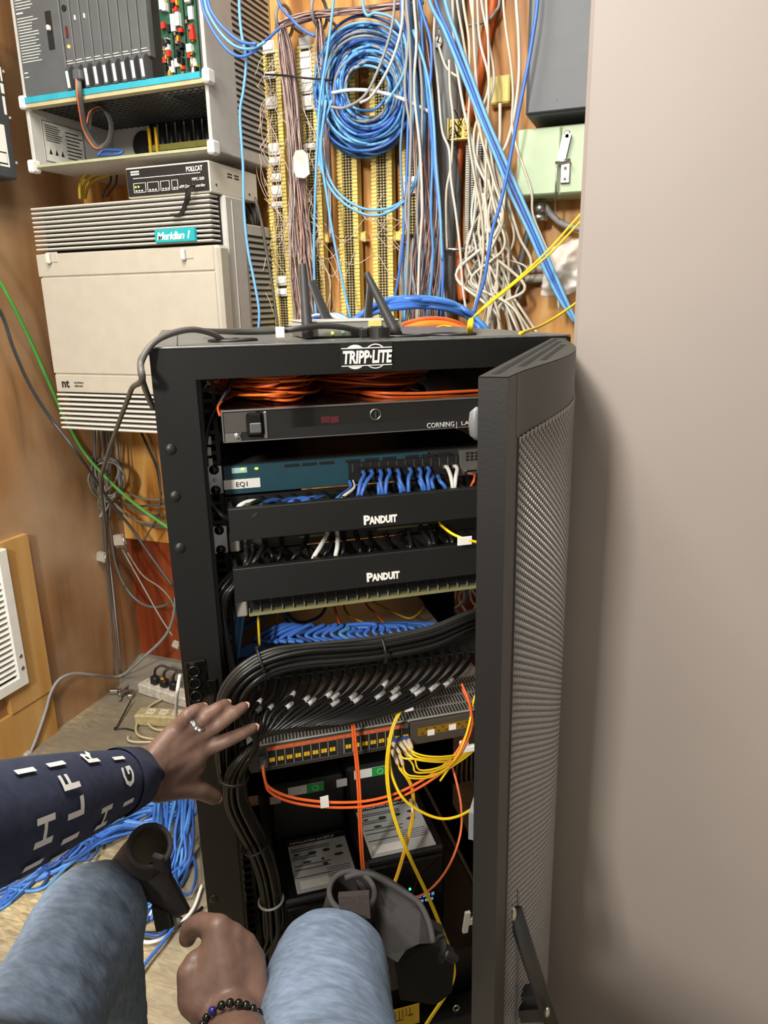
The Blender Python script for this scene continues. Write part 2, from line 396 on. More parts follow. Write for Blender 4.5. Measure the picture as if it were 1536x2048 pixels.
# dark cover panel with white stickers, left wall, close to the camera
def dl(px, py): return atX(px, py, WX+.10)
t = thing('cover_panel', 'dark grey cover panel with white printed stickers on left wall', 'panel', (WX+.05, dl(20, 350).y, dl(20, 350).z))
y1 = dl(36, 355).y; yT = dl(0, 70).y; z0 = dl(38, 360).z; z1 = dl(0, 60).z+.02
b = MB(); b.box((WX+.002, y1-.55, z0), (WX+.10, y1, z1), .004); b.build('body', mat('charcoal_enamel', '#3d4144', .45, var=.05), t)
def sticker(pa, pb, hh, name='sticker', m=M_paper):
    a, c = dl(*pa), dl(*pb); b = MB(); b.box((WX+.0995, a.y, min(a.z, c.z)), (WX+.1008, c.y, max(a.z, c.z))); return b.build(name, m, t)
sticker((-2, 133), (5, 163), 0); sticker((0, 166), (9, 188), 0); sticker((4, 192), (14, 230), 0); sticker((-12, 245), (20, 335), 0)
b = MB(); a, c = dl(-10, 300), dl(16, 330); b.box((WX+.1007, a.y, c.z), (WX+.1012, c.y, a.z)); o = b.build('sticker_border', M_ink, t)
a, c = dl(-9, 303), dl(15, 327); MB().box((WX+.1010, a.y, c.z), (WX+.1015, c.y, a.z)).build('sticker_field', M_paper, t)
b = MB(); 
for q in range(5): b.box((WX+.0995, y1-.0005, z0+.04+q*.11), (WX+.102, y1+.004, z0+.046+q*.11))
b.build('edge_clip', M_lgray, t)
# ================================================================== lower beige cabinet
XL, XR = atY(67, 480, MY).x, atY(432, 480, MY).x
zT = atY(240, 399, MY).z; zM = atY(240, 499, MY).z; zB1 = atY(200, 787, MY).z; zB0 = atY(200, 866, MY).z
t = thing('telephone_cabinet', 'closed beige telephone switch cabinet with finned vents and teal badge', 'cabinet', ((XL+XR)/2, MY+.15, zB0))
YB = atX(489, 430, XR).y; zh = atX(500, 448, XR).z
b = MB(); b.box((XL+.008, MY+.055, zB0+.006), (XR, YB, zT), .004); b.build('body', M_lgray, t)
b = MB(); b.box((XL+.05, YB+.0005, zB0+.03), (XR-.004, WY-.002, zh), .003); b.build('rear_housing', M_lgray, t)
b = MB(); b.box((XL+.001, MY+.004, zB1), (XR+.004, MY+.054, zM), .008)
b.box((XL-.001, MY+.0005, zM-.062), (XR-.012, MY+.006, zM-.002), .002)
b.box((XL+.004, MY+.0005, zB1+.055), (XR-.012, MY+.006, zM-.066), .002); b.box((XL+.006, MY+.001, zB1+.001), (XR-.006, MY+.006, zB1+.051), .002)
b.build('front_cover', M_beige, t)
def fins(za, zb, n, nm):
    b = MB(); st = (zb-za)/n
    for i in range(n): b.box((XL, MY+.002, za+st*i+st*.47), (XR-.012, MY+.045, za+st*(i+1)-.001), .0025)
    b.use(M_fin); b.build(nm, M_fin, t)
    MB().box((XL+.01, MY+.040, za), (XR-.014, MY+.053, zb-.002)).build('vent_backing', M_slot, t)
fins(zM+.003, zT-.002, 10, 'upper_vent_fins'); fins(zB0, zB1-.003, 8, 'lower_vent_fins')
for px in (104, 374):
    a = atY(px, 515-(px-104)*.03, MY); b = MB()
    b.use(M_beige).box((a.x-.018, MY-.0015, a.z-.014), (a.x+.020, MY+.004, a.z+.014), .002)
    b.use(M_fin).box((a.x-.015, MY-.012, a.z-.017), (a.x-.002, MY-.001, a.z+.012), .003); b.build('latch', None, t)
a, c = atY(309, 460, MY-.006), atY(391, 482, MY-.006)
bd = MB().box((a.x, MY-.008, c.z), (c.x, MY+.004, a.z), .0015).build('badge', M_teal, t)
textmesh('badge_lettering', 'Meridian 1', .026, (a.x+.006, MY-.0082, (a.z+c.z)/2-.009), (1, 0, 0), (0, 0, 1), M_wink, bd, shear=.25, bold=.0006, width=c.x-a.x-.02, spacing=.9)
a = atY(124, 774, MY)
textmesh('maker_mark', 'nt', .034, (a.x, MY+.0005, a.z), (1, 0, 0), (0, 0, 1), M_ink, t, bold=.0009)
textmesh('maker_lettering', 'northern\ntelecom', .0095, (atY(148, 765, MY).x, MY+.0005, atY(148, 767, MY).z), (1, 0, 0), (0, 0, 1), M_ink, t)
b = MB()                                   # side vent slots near the wall
z = zB0+.09
while z < zh-.02:
    b.box((XR-.005, YB+.012, z), (XR-.003, WY-.012, z+.006)); z += .0158
b.build('side_vent_slots', M_slot, t)
MB().box((XR-.001, MY+.085, zB0+.01), (XR+.001, MY+.088, zT-.01)).build('side_seam', M_fin, t)
# black tape strip hanging over the fins
c0, c1, c2 = atY(378, 378, MY-.03), atY(374, 400, MY-.006), atY(362, 428, MY-.004)
b = MB(); b.tube(cr([c0+V((0, .02, .004)), c0, c1, c2, atY(345, 429, MY-.003)], 6), .011, 8, flat=.2)
tag(b.build('tape_strip', M_blkpl), 'short strip of black tape hanging over the cabinet vent fins', 'tape')
# ================================================================== small data recorder box
fl, fr = atY(254, 396, MY+.006), atY(423, 386, MY+.006)
xl, xr = fl.x, fr.x; zb = zT+.0005; zt = zb+.073
xl = atY(252, 370, MY).x
t = thing('data_recorder', 'small off-white data recorder box with black front panel on the beige cabinet', 'electronics', ((xl+xr)/2, MY+.08, zb))
M_box = mat('cream_enamel', '#d6d2c2', .5, var=.03)
MB().box((xl, MY+.004, zb), (xr, MY+.235, zt), .002).build('body', M_box, t)
fp = MB().box((xl+.004, MY+.0015, zb+.004), (xr-.003, MY+.0045, zt-.004)).build('front_panel', mat('recorder_black', '#1b1c1d', .4), t)
wd = xr-xl
textmesh('brand_lettering', 'POLLCAT', .016, (xl+wd*.74, MY+.001, zt-.022), (1, 0, 0), (0, 0, 1), M_wink, fp, bold=.0003, width=wd*.19)
textmesh('model_lettering', 'MPC-500', .010, (xl+wd*.80, MY+.001, zb+.029), (1, 0, 0), (0, 0, 1), M_wink, fp, width=wd*.14)
textmesh('model_lettering', '*PI Data Recorder', .010, (xl+wd*.66, MY+.001, zb+.014), (1, 0, 0), (0, 0, 1), M_wink, fp, width=wd*.29)
b = MB()
b.box((xl+wd*.09, MY+.0008, zt-.0275), (xr-wd*.1, MY+.0016, zt-.0262))
for (u0, u1) in ((.09, .24), (.26, .40), (.42, .53), (.555, .63)):
    z0_, z1_ = zb+.012, zb+.034
    for (p, q) in (((u0, z0_), (u1, z0_+.0009)), ((u0, z1_), (u1, z1_+.0009)), ((u0, z0_), (u0+.004, z1_)), ((u1-.004, z0_), (u1, z1_))):
        b.box((xl+wd*p[0], MY+.0008, p[1]), (xl+wd*q[0], MY+.0016, q[1]))
    for k in range(3): b.box((xl+wd*(u0+.02+.035*k), MY+.0008, z0_+.003), (xl+wd*(u0+.04+.035*k), MY+.0016, z0_+.006))
b.build('panel_graphics', M_wink, fp)
for u in (.115, .15): 
    b = MB(); b.sphere((xl+wd*u, MY+.001, zb+.026), .0022, 6); b.build('indicator_light', M_led, fp)
b = MB()
for r_ in range(2):
    for i in range(6): b.box((xl+wd*(.07+.018*i), MY+.0008, zt-.013-.006*r_), (xl+wd*(.082+.018*i), MY+.0016, zt-.009-.006*r_))
b.build('maker_logo', M_wink, fp)
b = MB()
for (yy, zz) in ((.085, .052), (.085, .045), (.118, .052), (.118, .045)): b.box((xr-.0005, MY+yy, zb+zz), (xr+.0008, MY+yy+.022, zb+zz+.003))
for (yy, zz) in ((.03, .02), (.19, .016)): b.cyl((xr-.0005, MY+yy, zb+zz), (xr+.001, MY+yy, zb+zz), .003, 10)
b.build('side_vents', M_slot, t)
# ================================================================== upper open cabinet with cards
xl, xr = atY(52, 260, MY).x, atY(420, 260, MY).x
z0 = atY(240, 318, MY).z; zs = atY(230, 172, MY).z; z1 = 2.62
t = thing('card_cabinet', 'open telephone switch cabinet full of cards high on the wall', 'cabinet', ((xl+xr)/2, MY+.15, z0))
b = MB()
b.box((xl, MY+.006, z0), (xl+.012, WY-.002, z1), .002); b.box((xr-.010, MY+.006, z0), (xr, WY-.002, z1), .002)
b.box((xl+.013, MY+.006, z0), (xr-.011, WY-.002, z0+.008)); b.box((xl+.013, WY-.012, z0+.009), (xr-.011, WY-.002, z1)); b.build('body', M_lgray, t)
MB().box((xl+.012, MY+.001, z0+.001), (xr-.012, MY+.0065, z0+.0075)).build('lower_lip', mat('aged_lip', '#a7ac88', .5), t)
b = MB()                                        # grid shelf
for i in range(26): b.box((xl+.014+i*(xr-xl-.03)/26, MY+.02, zs-.016), (xl+.018+i*(xr-xl-.03)/26, WY-.02, zs-.010))
for i in range(16): b.box((xl+.014, MY+.02+i*.019, zs-.0165), (xr-.012, MY+.026+i*.019, zs-.0095))
b.build('grid_shelf', mat('dark_grid', '#3a3a38', .5), t)
b = MB(); z = z0+.03; ys = atX(474, 200, xr).y
while z < z1:
    b.box((xr-.001, ys, z), (xr+.0012, WY-.012, z+.0055)); z += .0145
b.build('side_vent_slots', M_slot, t)
sh = MB().box((xl+.004, MY-.006, zs-.022), (xr-.004, MY+.018, zs-.012)).build('shelf_rail', mat('tan_rail', '#b5ab86', .5), t)
MB().box((xl+.010, MY-.008, zs-.012), (xr-.012, MY+.012, zs+.002)).build('label_strip', M_cyan, sh)
for x, zz in ((xl-.003, zs), (xr-.006, zs), (xl-.003, z0+.012), (xr-.007, z0+.012)):
    MB().box((x, MY-.012, zz-.024), (x+.020, MY+.02, zz+.008), .004).build('corner_bracket', M_white, t)
X = lambda px, y=100: atY(px, y, MY).x
# power supply with printed warnings, then the row of dark cards
c = MB().box((xl+.011, MY+.004, zs+.004), (X(126)-.001, MY+.03, z1-.01), .002).build('power_supply', M_dgray, t)
b = MB()
r2 = random.Random(3)
xa = xl+.018
for zz0, n in ((zs+.205, 26), (zs+.085, 16)):
    for i in range(n): b.box((xa, MY+.003, zz0+i*.0066), (xa+.056+r2.uniform(-.014, .012), MY+.0042, zz0+i*.0066+.0022))
b.box((xa, MY+.003, zs+.195), (xa+.022, MY+.0042, zs+.199)); b.box((xa, MY+.003, zs+.06), (xa+.012, MY+.0042, zs+.063)); b.box((xa, MY+.003, zs+.05), (xa+.014, MY+.0042, zs+.0525))
b.build('printed_warnings', mat('dull_white_ink', '#c9cac6', .55), c)
sx = X(101, 80)
b = MB(); b.box((sx-.010, MY+.002, zs+.105), (sx+.008, MY+.0045, zs+.19)); b.build('switch_recess', M_blkpl, c)
MB().box((sx-.003, MY-.008, zs+.145), (sx+.005, MY+.003, zs+.157), .002).build('switch_lever', M_white, c)
xs = [126+ (297-126)*i/9 for i in range(10)]
for i in range(9):
    x0, x1 = X(xs[i]), X(xs[i+1])
    c = MB().box((x0+.0012, MY+.006, zs+.055), (x1-.0012, MY+.03, z1-.01), .002).build('circuit_card', M_dgray, t)
    b = MB(); b.box((x0+.003, MY+.0045, zs+.066), (x1-.003, MY+.0062, zs+.068)); b.box((x0+.003, MY+.0045, zs+.072), (x1-.008, MY+.0062, zs+.074)); b.build('card_print', MATS['dull_white_ink'], c)
    xm = (x0+x1)/2
    b = MB(); b.prism([(xm-.008, MY-.002, zs+.060), (xm-.008, MY-.014, zs+.046), (xm-.008, MY-.010, zs+.003), (xm-.008, MY+.02, zs+.003), (xm-.008, MY+.02, zs+.060)], (.014, 0, 0)); b.build('ejector_lever', mat('grey_lever', '#4a4c4e', .45), c)
    if i != 1:
        b = MB(); b.prism([(xm-.004, MY-.0146, zs+.045), (xm-.004, MY-.0110, zs+.008), (xm-.004, MY-.0095, zs+.008), (xm-.004, MY-.0130, zs+.045)], (.008, 0, 0)); b.build('lever_label', M_paper, c)
    if i in (1, 2):
        MB().box((xm-.001, MY+.003, zs+.16), (xm+.002, MY+.0062, zs+.17)).build('sticker_scrap', M_paper, c)
    if i == 0:
        b = MB(); b.sphere((xm, MY+.005, zs+.105), .004, 6); b.build('indicator_light', M_ledo, c)
        MB().box((xm-.004, MY+.004, zs+.125), (xm+.003, MY+.0065, zs+.15)).build('display_window', mat('dark_red_window', '#5e1b1b', .2), c)
        MB().box((xm-.006, MY+.003, zs+.22), (xm+.006, MY+.0062, zs+.28)).build('sticker', M_paper, c)
        b = MB(); b.cyl((xm, MY+.003, zs+.19), (xm, MY+.007, zs+.19), .007, 12); b.build('jack', M_slot, c)
M_pcb = mat('green_circuit_board', '#24523c', .4, var=.3, scale=90); M_red = mat('red_component', '#d3301f', .4); M_och = mat('ochre_component', '#c49a2a', .5)
for i in range(3):
    x0, x1 = X(299+i*26), X(299+(i+1)*26)
    c = MB().box((x0+.002, MY+.05, zs+.004), (x1-.003, MY+.056, z1-.02)).build('green_circuit_board', M_pcb, t, 'green board packed with coloured components')
    for nm, m_, n_, sz in (('white_connector', M_white, 9, (.007, .014)), ('red_component', M_red, 6, (.006, .006)), ('black_chip', M_slot, 16, (.004, .006)), ('ochre_component', M_och, 8, (.0025, .005)), ('grey_component', M_metal, 8, (.004, .003))):
        for k in range(n_):
            b = MB(); u = r2.uniform(x0+.008, x1-.009); z = zs+.012+r2.random()**1.3*.3
            w_, h_ = sz[0]*r2.uniform(.6, 1.1), sz[1]*r2.uniform(.6, 1.4)
            b.box((u-w_, MY+.05-r2.uniform(.006, .014), z), (min(u+w_, x1-.003), MY+.052, z+h_*2)); b.build(nm, m_, c)
MB().box((X(377), MY+.06, zs+.002), (xr-.011, MY+.2, z1-.02)).build('empty_slot', M_slot, t)
# compartment below: ribs, plate, label, ribbon
b = MB()
for i in range(10):
    u = xl+.225+i*.030
    b.tube([(u, WY-.09, z0+.009), (u, WY-.09, zs-.03)], .011, 10)
b.build('heat_sink_rib', mat('rib_black', '#161719', .3), t)
MB().box((xl+.215, WY-.108, z0+.062), (xr-.012, WY-.102, z0+.078)).build('clamp_bar', mat('olive_bar', '#8c8640', .5), t)
b = MB()
for u in (xl+.222, xl+.245): b.box((u, WY-.115, z0+.01), (u+.008, WY-.11, zs-.045))
b.build('bright_bus_bar', M_gold, t)
b = MB(); b.cyl((xl+.185, WY-.05, z0+.05), (xl+.185, WY-.02, z0+.05), .03, 16); b.cyl((xl+.14, WY-.03, z0+.10), (xl+.14, WY-.015, z0+.10), .04, 16); b.build('cooling_fan', M_blkpl, t)
lp = MB().box((xl+.0119, MY+.045, z0+.025), (xl+.0130, MY+.20, z0+.128)).build('label_plate', mat('label_grey', '#cfcfc6', .5), t)
b = MB()
for y0_, y1_, za_, zb_ in ((.045, .20, .025, .0265), (.045, .20, .1265, .128), (.045, .0465, .025, .128), (.1985, .20, .025, .128)): b.box((xl+.0128, MY+y0_, z0+za_), (xl+.0134, MY+y1_, z0+zb_))
for i in range(8): b.box((xl+.0128, MY+.055, z0+.078+i*.0055), (xl+.0134, MY+.10+r2.uniform(0, .02), z0+.080+i*.0055))
for i in range(9): b.box((xl+.0128, MY+.13, z0+.034+i*.0095), (xl+.0134, MY+.185+r2.uniform(-.01, .01), z0+.037+i*.0095))
for q in range(3): b.prism([(xl+.0128, MY+.060+q*.022, z0+.045), (xl+.0128, MY+.072+q*.022, z0+.045), (xl+.0128, MY+.066+q*.022, z0+.06)], (.0006, 0, 0))
b.build('label_print', M_ink, lp)
# grey ribbon cable with orange stripe looping out of the second card
rb = [atY(156, 150, MY-.02), atY(158, 185, MY-.025), atY(163, 220, MY-.005), atY(172, 262, MY+.03), atY(195, 296, MY+.06), atY(218, 282, MY+.08), atY(222, 245, MY+.08), atY(205, 215, MY+.07), atY(183, 225, MY+.05), atY(176, 262, MY+.04)]
t2 = thing('ribbon_cable', 'grey ribbon cable with orange stripe looping from open cabinet cards', 'cable', rb[4])
b = MB(); b.tube(cr(rb, 8), .008, 8, flat=.2); b.build('flat_cable', M_dgrayc, t2)
b = MB(); b.tube([p+V((-.003, -.004, 0)) for p in cr(rb, 8)], .0022, 6); b.build('orange_stripe', mat('salmon_wire', '#e0774e', .45), t2)
MB().box(rb[0]-V((.012, .008, .012)), rb[0]+V((.012, .008, .012)), .003).build('connector', M_dgray, t2)
bl = [atY(195, 312, MY+.02), atY(205, 302, MY+.03), atY(222, 300, MY+.03), atY(245, 303, MY+.03), atY(232, 309, MY+.02), atY(200, 310, MY+.02)]
cable('cable', 'small coil of dark blue wire on floor of open card cabinet', 'cable', bl, .004, M_blue3)
# yellow and black cables behind the recorder
for i, (lb, pts) in enumerate((('outermost', [(160, 398), (160, 370), (172, 348), (205, 340), (250, 338)]), ('middle', [(165, 398), (168, 372), (182, 353), (214, 344), (252, 341)]), ('innermost', [(170, 397), (176, 376), (192, 359), (222, 350), (254, 346)]))):
    cable('cable', f'yellow cable, {lb} of three curving up behind the recorder box', 'cable', wpts(pts, MY+.14+i*.02), .0042, mat('dull_yellow_jacket', '#c9a92c', .45))
for i, (lb, pts) in enumerate((('left', [(205, 394), (210, 380), (220, 366), (222, 352)]), ('right', [(212, 394), (220, 383), (231, 368), (234, 350)]))):
    cable('cable', f'black cable, {lb} one of two under yellow cables by the recorder', 'cable', wpts(pts, MY+.16), .003, M_cabk)
# ================================================================== punch-down blocks on the plywood
ROWZ = [atY(700, y, WY-.05).z for y in (76, 279, 477, 664)]
BW = .056
def block_proto(name, loc):
    t = thing(name, 'x', 'terminal block', loc)
    h = .262; b = MB(V and None); o = V(loc)
    b.box(o+V((-BW/2+.006, .028, 0)), o+V((BW/2-.006, .05, h)), .002); b.build('standoff_bracket', mat('bracket_brown', '#5b4a36', .5), t)
    for sx in (-1, 1):
        b = MB()
        x0, x1 = o.x+sx*BW/2, o.x+sx*(BW/2-.0135)
        b.box((x0, o.y-.003, o.z), (x1, o.y+.027, o.z+h))
        for k in range(25): b.box((x0+sx*.0015, o.y-.006, o.z+.002+k*h/25), (x1, o.y-.0025, o.z+.002+k*h/25+h/25*.62))
        b.build('fanning_strip', M_yblk, t)
    b = MB(); b.box((o.x-BW/2+.012, o.y+.01, o.z+.001), (o.x+BW/2-.012, o.y+.027, o.z+h-.001))
    b.build('block_body', mat('block_olive', '#6f6546', .6), t)  # olive plastic of the block itself
    b = MB()
    for c in range(4):
        for k in range(34):
            x = o.x-.0125+c*.0083; z = o.z+.004+k*h/34
            b.box((x-.0024, o.y-.001, z), (x+.0024, o.y+.011, z+h/34*.5))
    b.build('clip_field', M_clip, t)
    return t
COLX = [559, 628, 699, 767, 824]
CNAME = ['leftmost column of terminal blocks', 'second column from left', 'third column behind the blue coil', 'fourth column behind the blue coil', 'rightmost short column']
RNAME = ['top', 'middle', 'bottom']
proto = None; BLK = {}
hb = .262
for ci, px in enumerate(COLX):
    for ri in range(3):
        if ci == 4 and ri == 2: continue
        zlo, zhi = ROWZ[ri+1], ROWZ[ri]
        x = atY(px, 420, WY-.055).x-.004+.0*ri
        loc = V((x, WY-.0505, zlo+.001))
        if proto is None: proto = block_proto('punchdown_block', loc); o = proto; hscale = (zhi-zlo-.002)/hb
        else: o = copy_tree(proto); o.location = loc
        o.scale = (1, 1, (zhi-zlo-.002)/hb)
        o['label'] = f'{RNAME[ri]} block of the {CNAME[ci]}' if ci else f'{RNAME[ri]} yellow terminal block in the leftmost column beside the grey cabinets'
        if ci: o['label'] = f'{RNAME[ri]} yellow terminal block in the {CNAME[ci]}'
        o['group'] = 'yellow terminal blocks on the plywood'; BLK[(ci, ri)] = o
# white caps pressed onto the two left columns
capn = 0
for ci, lst in ((0, ((93, 1.4), (150, .8), (205, 1.4), (298, 1.4), (322, 1), (355, 1), (383, 1.4), (410, .8), (562, 1.2), (585, 1.0))), (1, ((82, 1.5), (110, .9), (130, 1.4), (158, 1.6), (178, 1), (205, 1.6), (293, .8))), (4, ((360, .8), (378, 1)))):
    for y, hh in lst:
        a = atY(COLX[ci]-(22-y*.035 if ci == 0 else 20-y*.04 if ci == 1 else 0)+(2 if ci < 2 else 0), y, WY-.06)
        x = atY(COLX[ci], 420, WY-.055).x-.004
        b = MB(); b.box((x-.017, WY-.062, a.z-.011*hh), (x+.017, WY-.0565, a.z+.011*hh), .002); b.box((x-.015, WY-.066, a.z-.006*hh), (x+.015, WY-.0615, a.z+.006*hh), .001)
        o = b.build('designation_cap', M_white)
        tag(o, 'white clip-on cap across a yellow terminal block on the plywood', 'cap', 'white caps on the terminal blocks')
for px, py, who in ((651, 476, 'second'), (724, 474, 'third'), (795, 472, 'fourth')):
    a = atY(px, py, WY-.04); b = MB()
    b.box(a+V((-.013, 0, -.012)), a+V((.013, .012, .012)), .003); b.box(a+V((-.013, -.008, -.014)), a+V((-.006, .002, .014)), .002); b.box(a+V((.006, -.008, -.014)), a+V((.013, .002, .014)), .002); b.box(a+V((-.006, .012, -.01)), a+V((.006, .0395, .01)))
    tag(b.build('wire_guide', M_yblk), f'yellow plastic wire guide right of the {who} terminal block column', 'guide', 'yellow wire guides between block columns')
# white paper tag tangled in the wires
a = atY(602, 331, WY-.155); b = MB()
pg = [a+V((-.022, 0, .022)), a+V((-.012, -.004, .036)), a+V((.010, -.006, .036)), a+V((.022, -.002, .024)), a+V((.024, 0, -.022)), a+V((.010, -.004, -.032)), a+V((-.012, -.005, -.028)), a+V((-.023, 0, -.012))]
b.prism(pg, (0, .002, 0)); tag(b.build('paper_tag', mat('dull_paper', '#cdcbc4', .7)), 'crumpled white paper tag caught among the thin pink wires', 'tag')
# thin jumper wires (nobody could count them)
def wires(name, label, path, n, r, mats, Y, seed, kind='stuff', wob=5):
    R = random.Random(seed); b = MB()
    for i in range(n):
        b.use(mats[int(R.random()**1.2*len(mats))]); pts = []
        u = R.uniform(-1, 1); yo = R.uniform(-.03, .03)
        for (px, py, hw) in path:
            u = max(-1, min(1, u+R.uniform(-.45, .45)))
            pts.append(atY(px+u*hw+R.uniform(-1, 1)*wob*.3, py+R.uniform(-6, 6), Y+yo+R.uniform(-.006, .006)))
        b.tube(cr(pts, 4), r, 5, cap=False)
    o = b.build(name, None); return tag(o, label, 'wire', kind=kind)
W1 = [M_pink, mat('mauve_wire', '#8d6f72', .5), mat('pale_wire', '#cbbdb4', .5), M_dgrayc, mat('dusty_wire', '#a58b86', .5)]
wires('jumper_wire', 'hanging mass of thin pink and grey jumper wires between first and second block columns', [(563, 50, 6), (572, 110, 14), (583, 200, 14), (590, 300, 14), (596, 400, 16), (600, 480, 22), (606, 560, 24), (612, 645, 24)], 75, .0011, W1, WY-.10, 1)
wires('jumper_wire', 'thin pink jumper wires hanging between second and third block columns', [(638, 40, 5), (640, 100, 12), (645, 180, 12), (652, 290, 8), (658, 380, 6), (660, 470, 6)], 26, .0011, W1, WY-.09, 2)
wires('jumper_wire', 'dense fall of pink and grey jumper wires beside the grey conduit', [(825, 5, 6), (835, 60, 14), (842, 140, 18), (848, 230, 20), (852, 330, 22), (856, 430, 24), (850, 520, 28), (846, 600, 28), (848, 655, 30)], 80, .0012, [M_pink, mat('salmon_jumper', '#d3a08f', .5), W1[1], W1[2], M_blueg], WY-.11, 3)
wires('jumper_wire', 'thick bunch of brown jumper wires running level above the terminal blocks', [(560, 52, 7), (585, 42, 15), (640, 28, 19), (700, 22, 20), (770, 15, 19), (830, 2, 15)], 110, .0016, [W1[1], mat('brown_wire', '#6b5148', .5), M_pink, M_dgrayc], WY-.10, 4, wob=12)
def loose():
    R = random.Random(12); b = MB()
    for i in range(60):
        b.use([W1[2], M_pink, mat('ivory_wire', '#d8c3ae', .5)][i % 3]); x = R.choice([530, 545, 560, 590, 615, 640, 545, 600]); y = R.uniform(90, 520); pts = []
        L_ = R.uniform(60, 190); amp = R.uniform(8, 38); s = R.choice((-1, 1))
        for k in range(6):
            t_ = k/5; pts.append(atY(x+s*amp*math.sin(math.pi*t_)*R.uniform(.7, 1.2)+R.uniform(-5, 5), y+L_*t_, WY-.075-.03*math.sin(math.pi*t_)))
        b.tube(cr(pts, 5), .0010, 5, cap=False)
    for i in range(16):
        b.use(W1[2]); x = R.uniform(640, 800); y = R.uniform(380, 520); dx = R.uniform(40, 90)*R.choice((-1, 1))
        b.tube(cr([atY(x, y, WY-.06), atY(x+dx*.5, y+R.uniform(20, 60), WY-.09), atY(x+dx, y+R.uniform(-10, 40), WY-.06)], 6), .0010, 5, cap=False)
    tag(b.build('jumper_wire', None), 'stray pale jumper wires curling over the terminal block faces', 'wire', kind='stuff')
loose()
# black tie rod across the first two columns
cable('cable_tie', 'thin black cable tie stretched across the top terminal blocks', 'cable tie', wpts([(527, 149, WY-.09), (570, 151), (610, 156), (664, 160)], WY-.13), .0025, M_blkpl)
# ------------------------------------------------------------------ the big coil of blue cable
R = random.Random(21)
cc = atY(735, 180, WY-.12)
t = thing('cable_coil', 'large tangled coil of blue and grey network cable hung on the plywood', 'cable coil', cc)
mats_c = [M_blue2]*5+[M_blue]*3+[mat('mid_blue_jacket', '#4f8fd0', .4)]*4+[M_blue3]*3+[M_blueg]*3+[M_grayc]*4
for i in range(58):
    f = i/57; rx = 50+50*f+R.uniform(-6, 5); ry = rx*R.uniform(1.15, 1.38)
    ox, oy = 735+R.uniform(-10, 8)+(1-f)*2, 178+R.uniform(-14, 10)+12*f*R.uniform(-.6, 1.4); tilt = R.uniform(-.35, .2); ph = R.uniform(0, 6)
    pts = []
    for k in range(28):
        a = 2*math.pi*k/28; x = rx*math.cos(a); y = ry*math.sin(a)*(1+.03*math.sin(3*a+ph))
        pts.append(atY(ox+x*math.cos(tilt)-y*math.sin(tilt)*.4, oy+y+x*math.sin(tilt)*.5, WY-.085-.06*R.random()*.3-.035*math.sin(a*1+ph)-.03*(1-f)))
    b = MB(); b.tube(cr(pts, 3, True), .0034, 8, closed=True); b.build('cable_loop', mats_c[R.randrange(len(mats_c))], t)
cable('white_tie', None, None, wpts([(664, 186, WY-.15), (700, 180, WY-.175), (745, 182, WY-.18), (800, 196, WY-.175), (868, 228, WY-.15)], 0), .0042, mat('pale_blue_white', '#dfe9ec', .45), parent=t)
# tail loops below and cables rising out of the coil
BC = 'blue cables falling from the coil'
cable('cable', 'light blue cable looping low under the big coil, lower strand', 'cable', wpts([(652, 190), (640, 250), (648, 320), (672, 380), (720, 415), (770, 418), (812, 395), (838, 340), (848, 280), (850, 200), (846, 100), (838, -10)], WY-.15), .0036, M_blue2)
cable('cable', 'light blue cable looping low under the big coil, upper strand', 'cable', wpts([(664, 200), (644, 262), (640, 330), (676, 396), (735, 430), (785, 420), (826, 378), (842, 300), (836, 210), (828, 120), (818, -10)], WY-.165), .0036, M_blue2)
for i, (lb, pts, m_) in enumerate((
    ('steel blue cable hanging straight past the router antennas to the left', [(668, -10), (655, 100), (640, 200), (634, 300), (630, 400), (628, 500), (630, 600), (634, 665)], M_blue2),
    ('light blue cable crossing from the coil down behind the rack middle', [(652, 200), (642, 300), (655, 400), (668, 480), (684, 560), (702, 640)], M_blue2),
    ('royal blue cable dropping right of the coil to the rack top', [(800, -10), (818, 120), (816, 250), (812, 380), (806, 480), (796, 560), (788, 600)], M_blue),
    ('bright blue cable falling beside the pink jumper wires', [(836, -10), (862, 90), (860, 200), (868, 320), (878, 420), (886, 520), (882, 640)], M_blue),
    ('blue cable curving off the coil toward the grey conduit', [(826, 60), (852, 140), (866, 230), (872, 330), (880, 420), (884, 520)], M_blue2),
    ('pale blue cable over the upper left of the coil', [(725, -10), (733, 30), (752, 26), (790, 40), (812, 90), (806, 150), (770, 210)], M_blue2),
    ('grey cable swinging down across the front of the coil', [(790, -10), (782, 60), (760, 130), (730, 190), (690, 215), (662, 214)], M_grayc),
    ('light grey cable crossing diagonally in front of the coil', [(806, -10), (802, 60), (780, 130), (745, 190), (720, 206)], mat('pale_grey_jacket', '#b9bcbf', .5)),
    ('grey cable hanging straight right of the coil', [(812, -10), (820, 100), (822, 250), (818, 400), (816, 500), (810, 620)], M_grayc),
    ('thin blue cable slanting from top left to the first terminal block', [(553, -10), (585, 40), (610, 62), (630, 72)], M_blue),
    ('sky blue cable entering level at top left toward terminal blocks', [(480, 98), (510, 95), (535, 78), (560, 55)], M_blue))):
    cable('cable', lb, 'cable', wpts(pts, WY-.17-.004*i), .0036, m_)
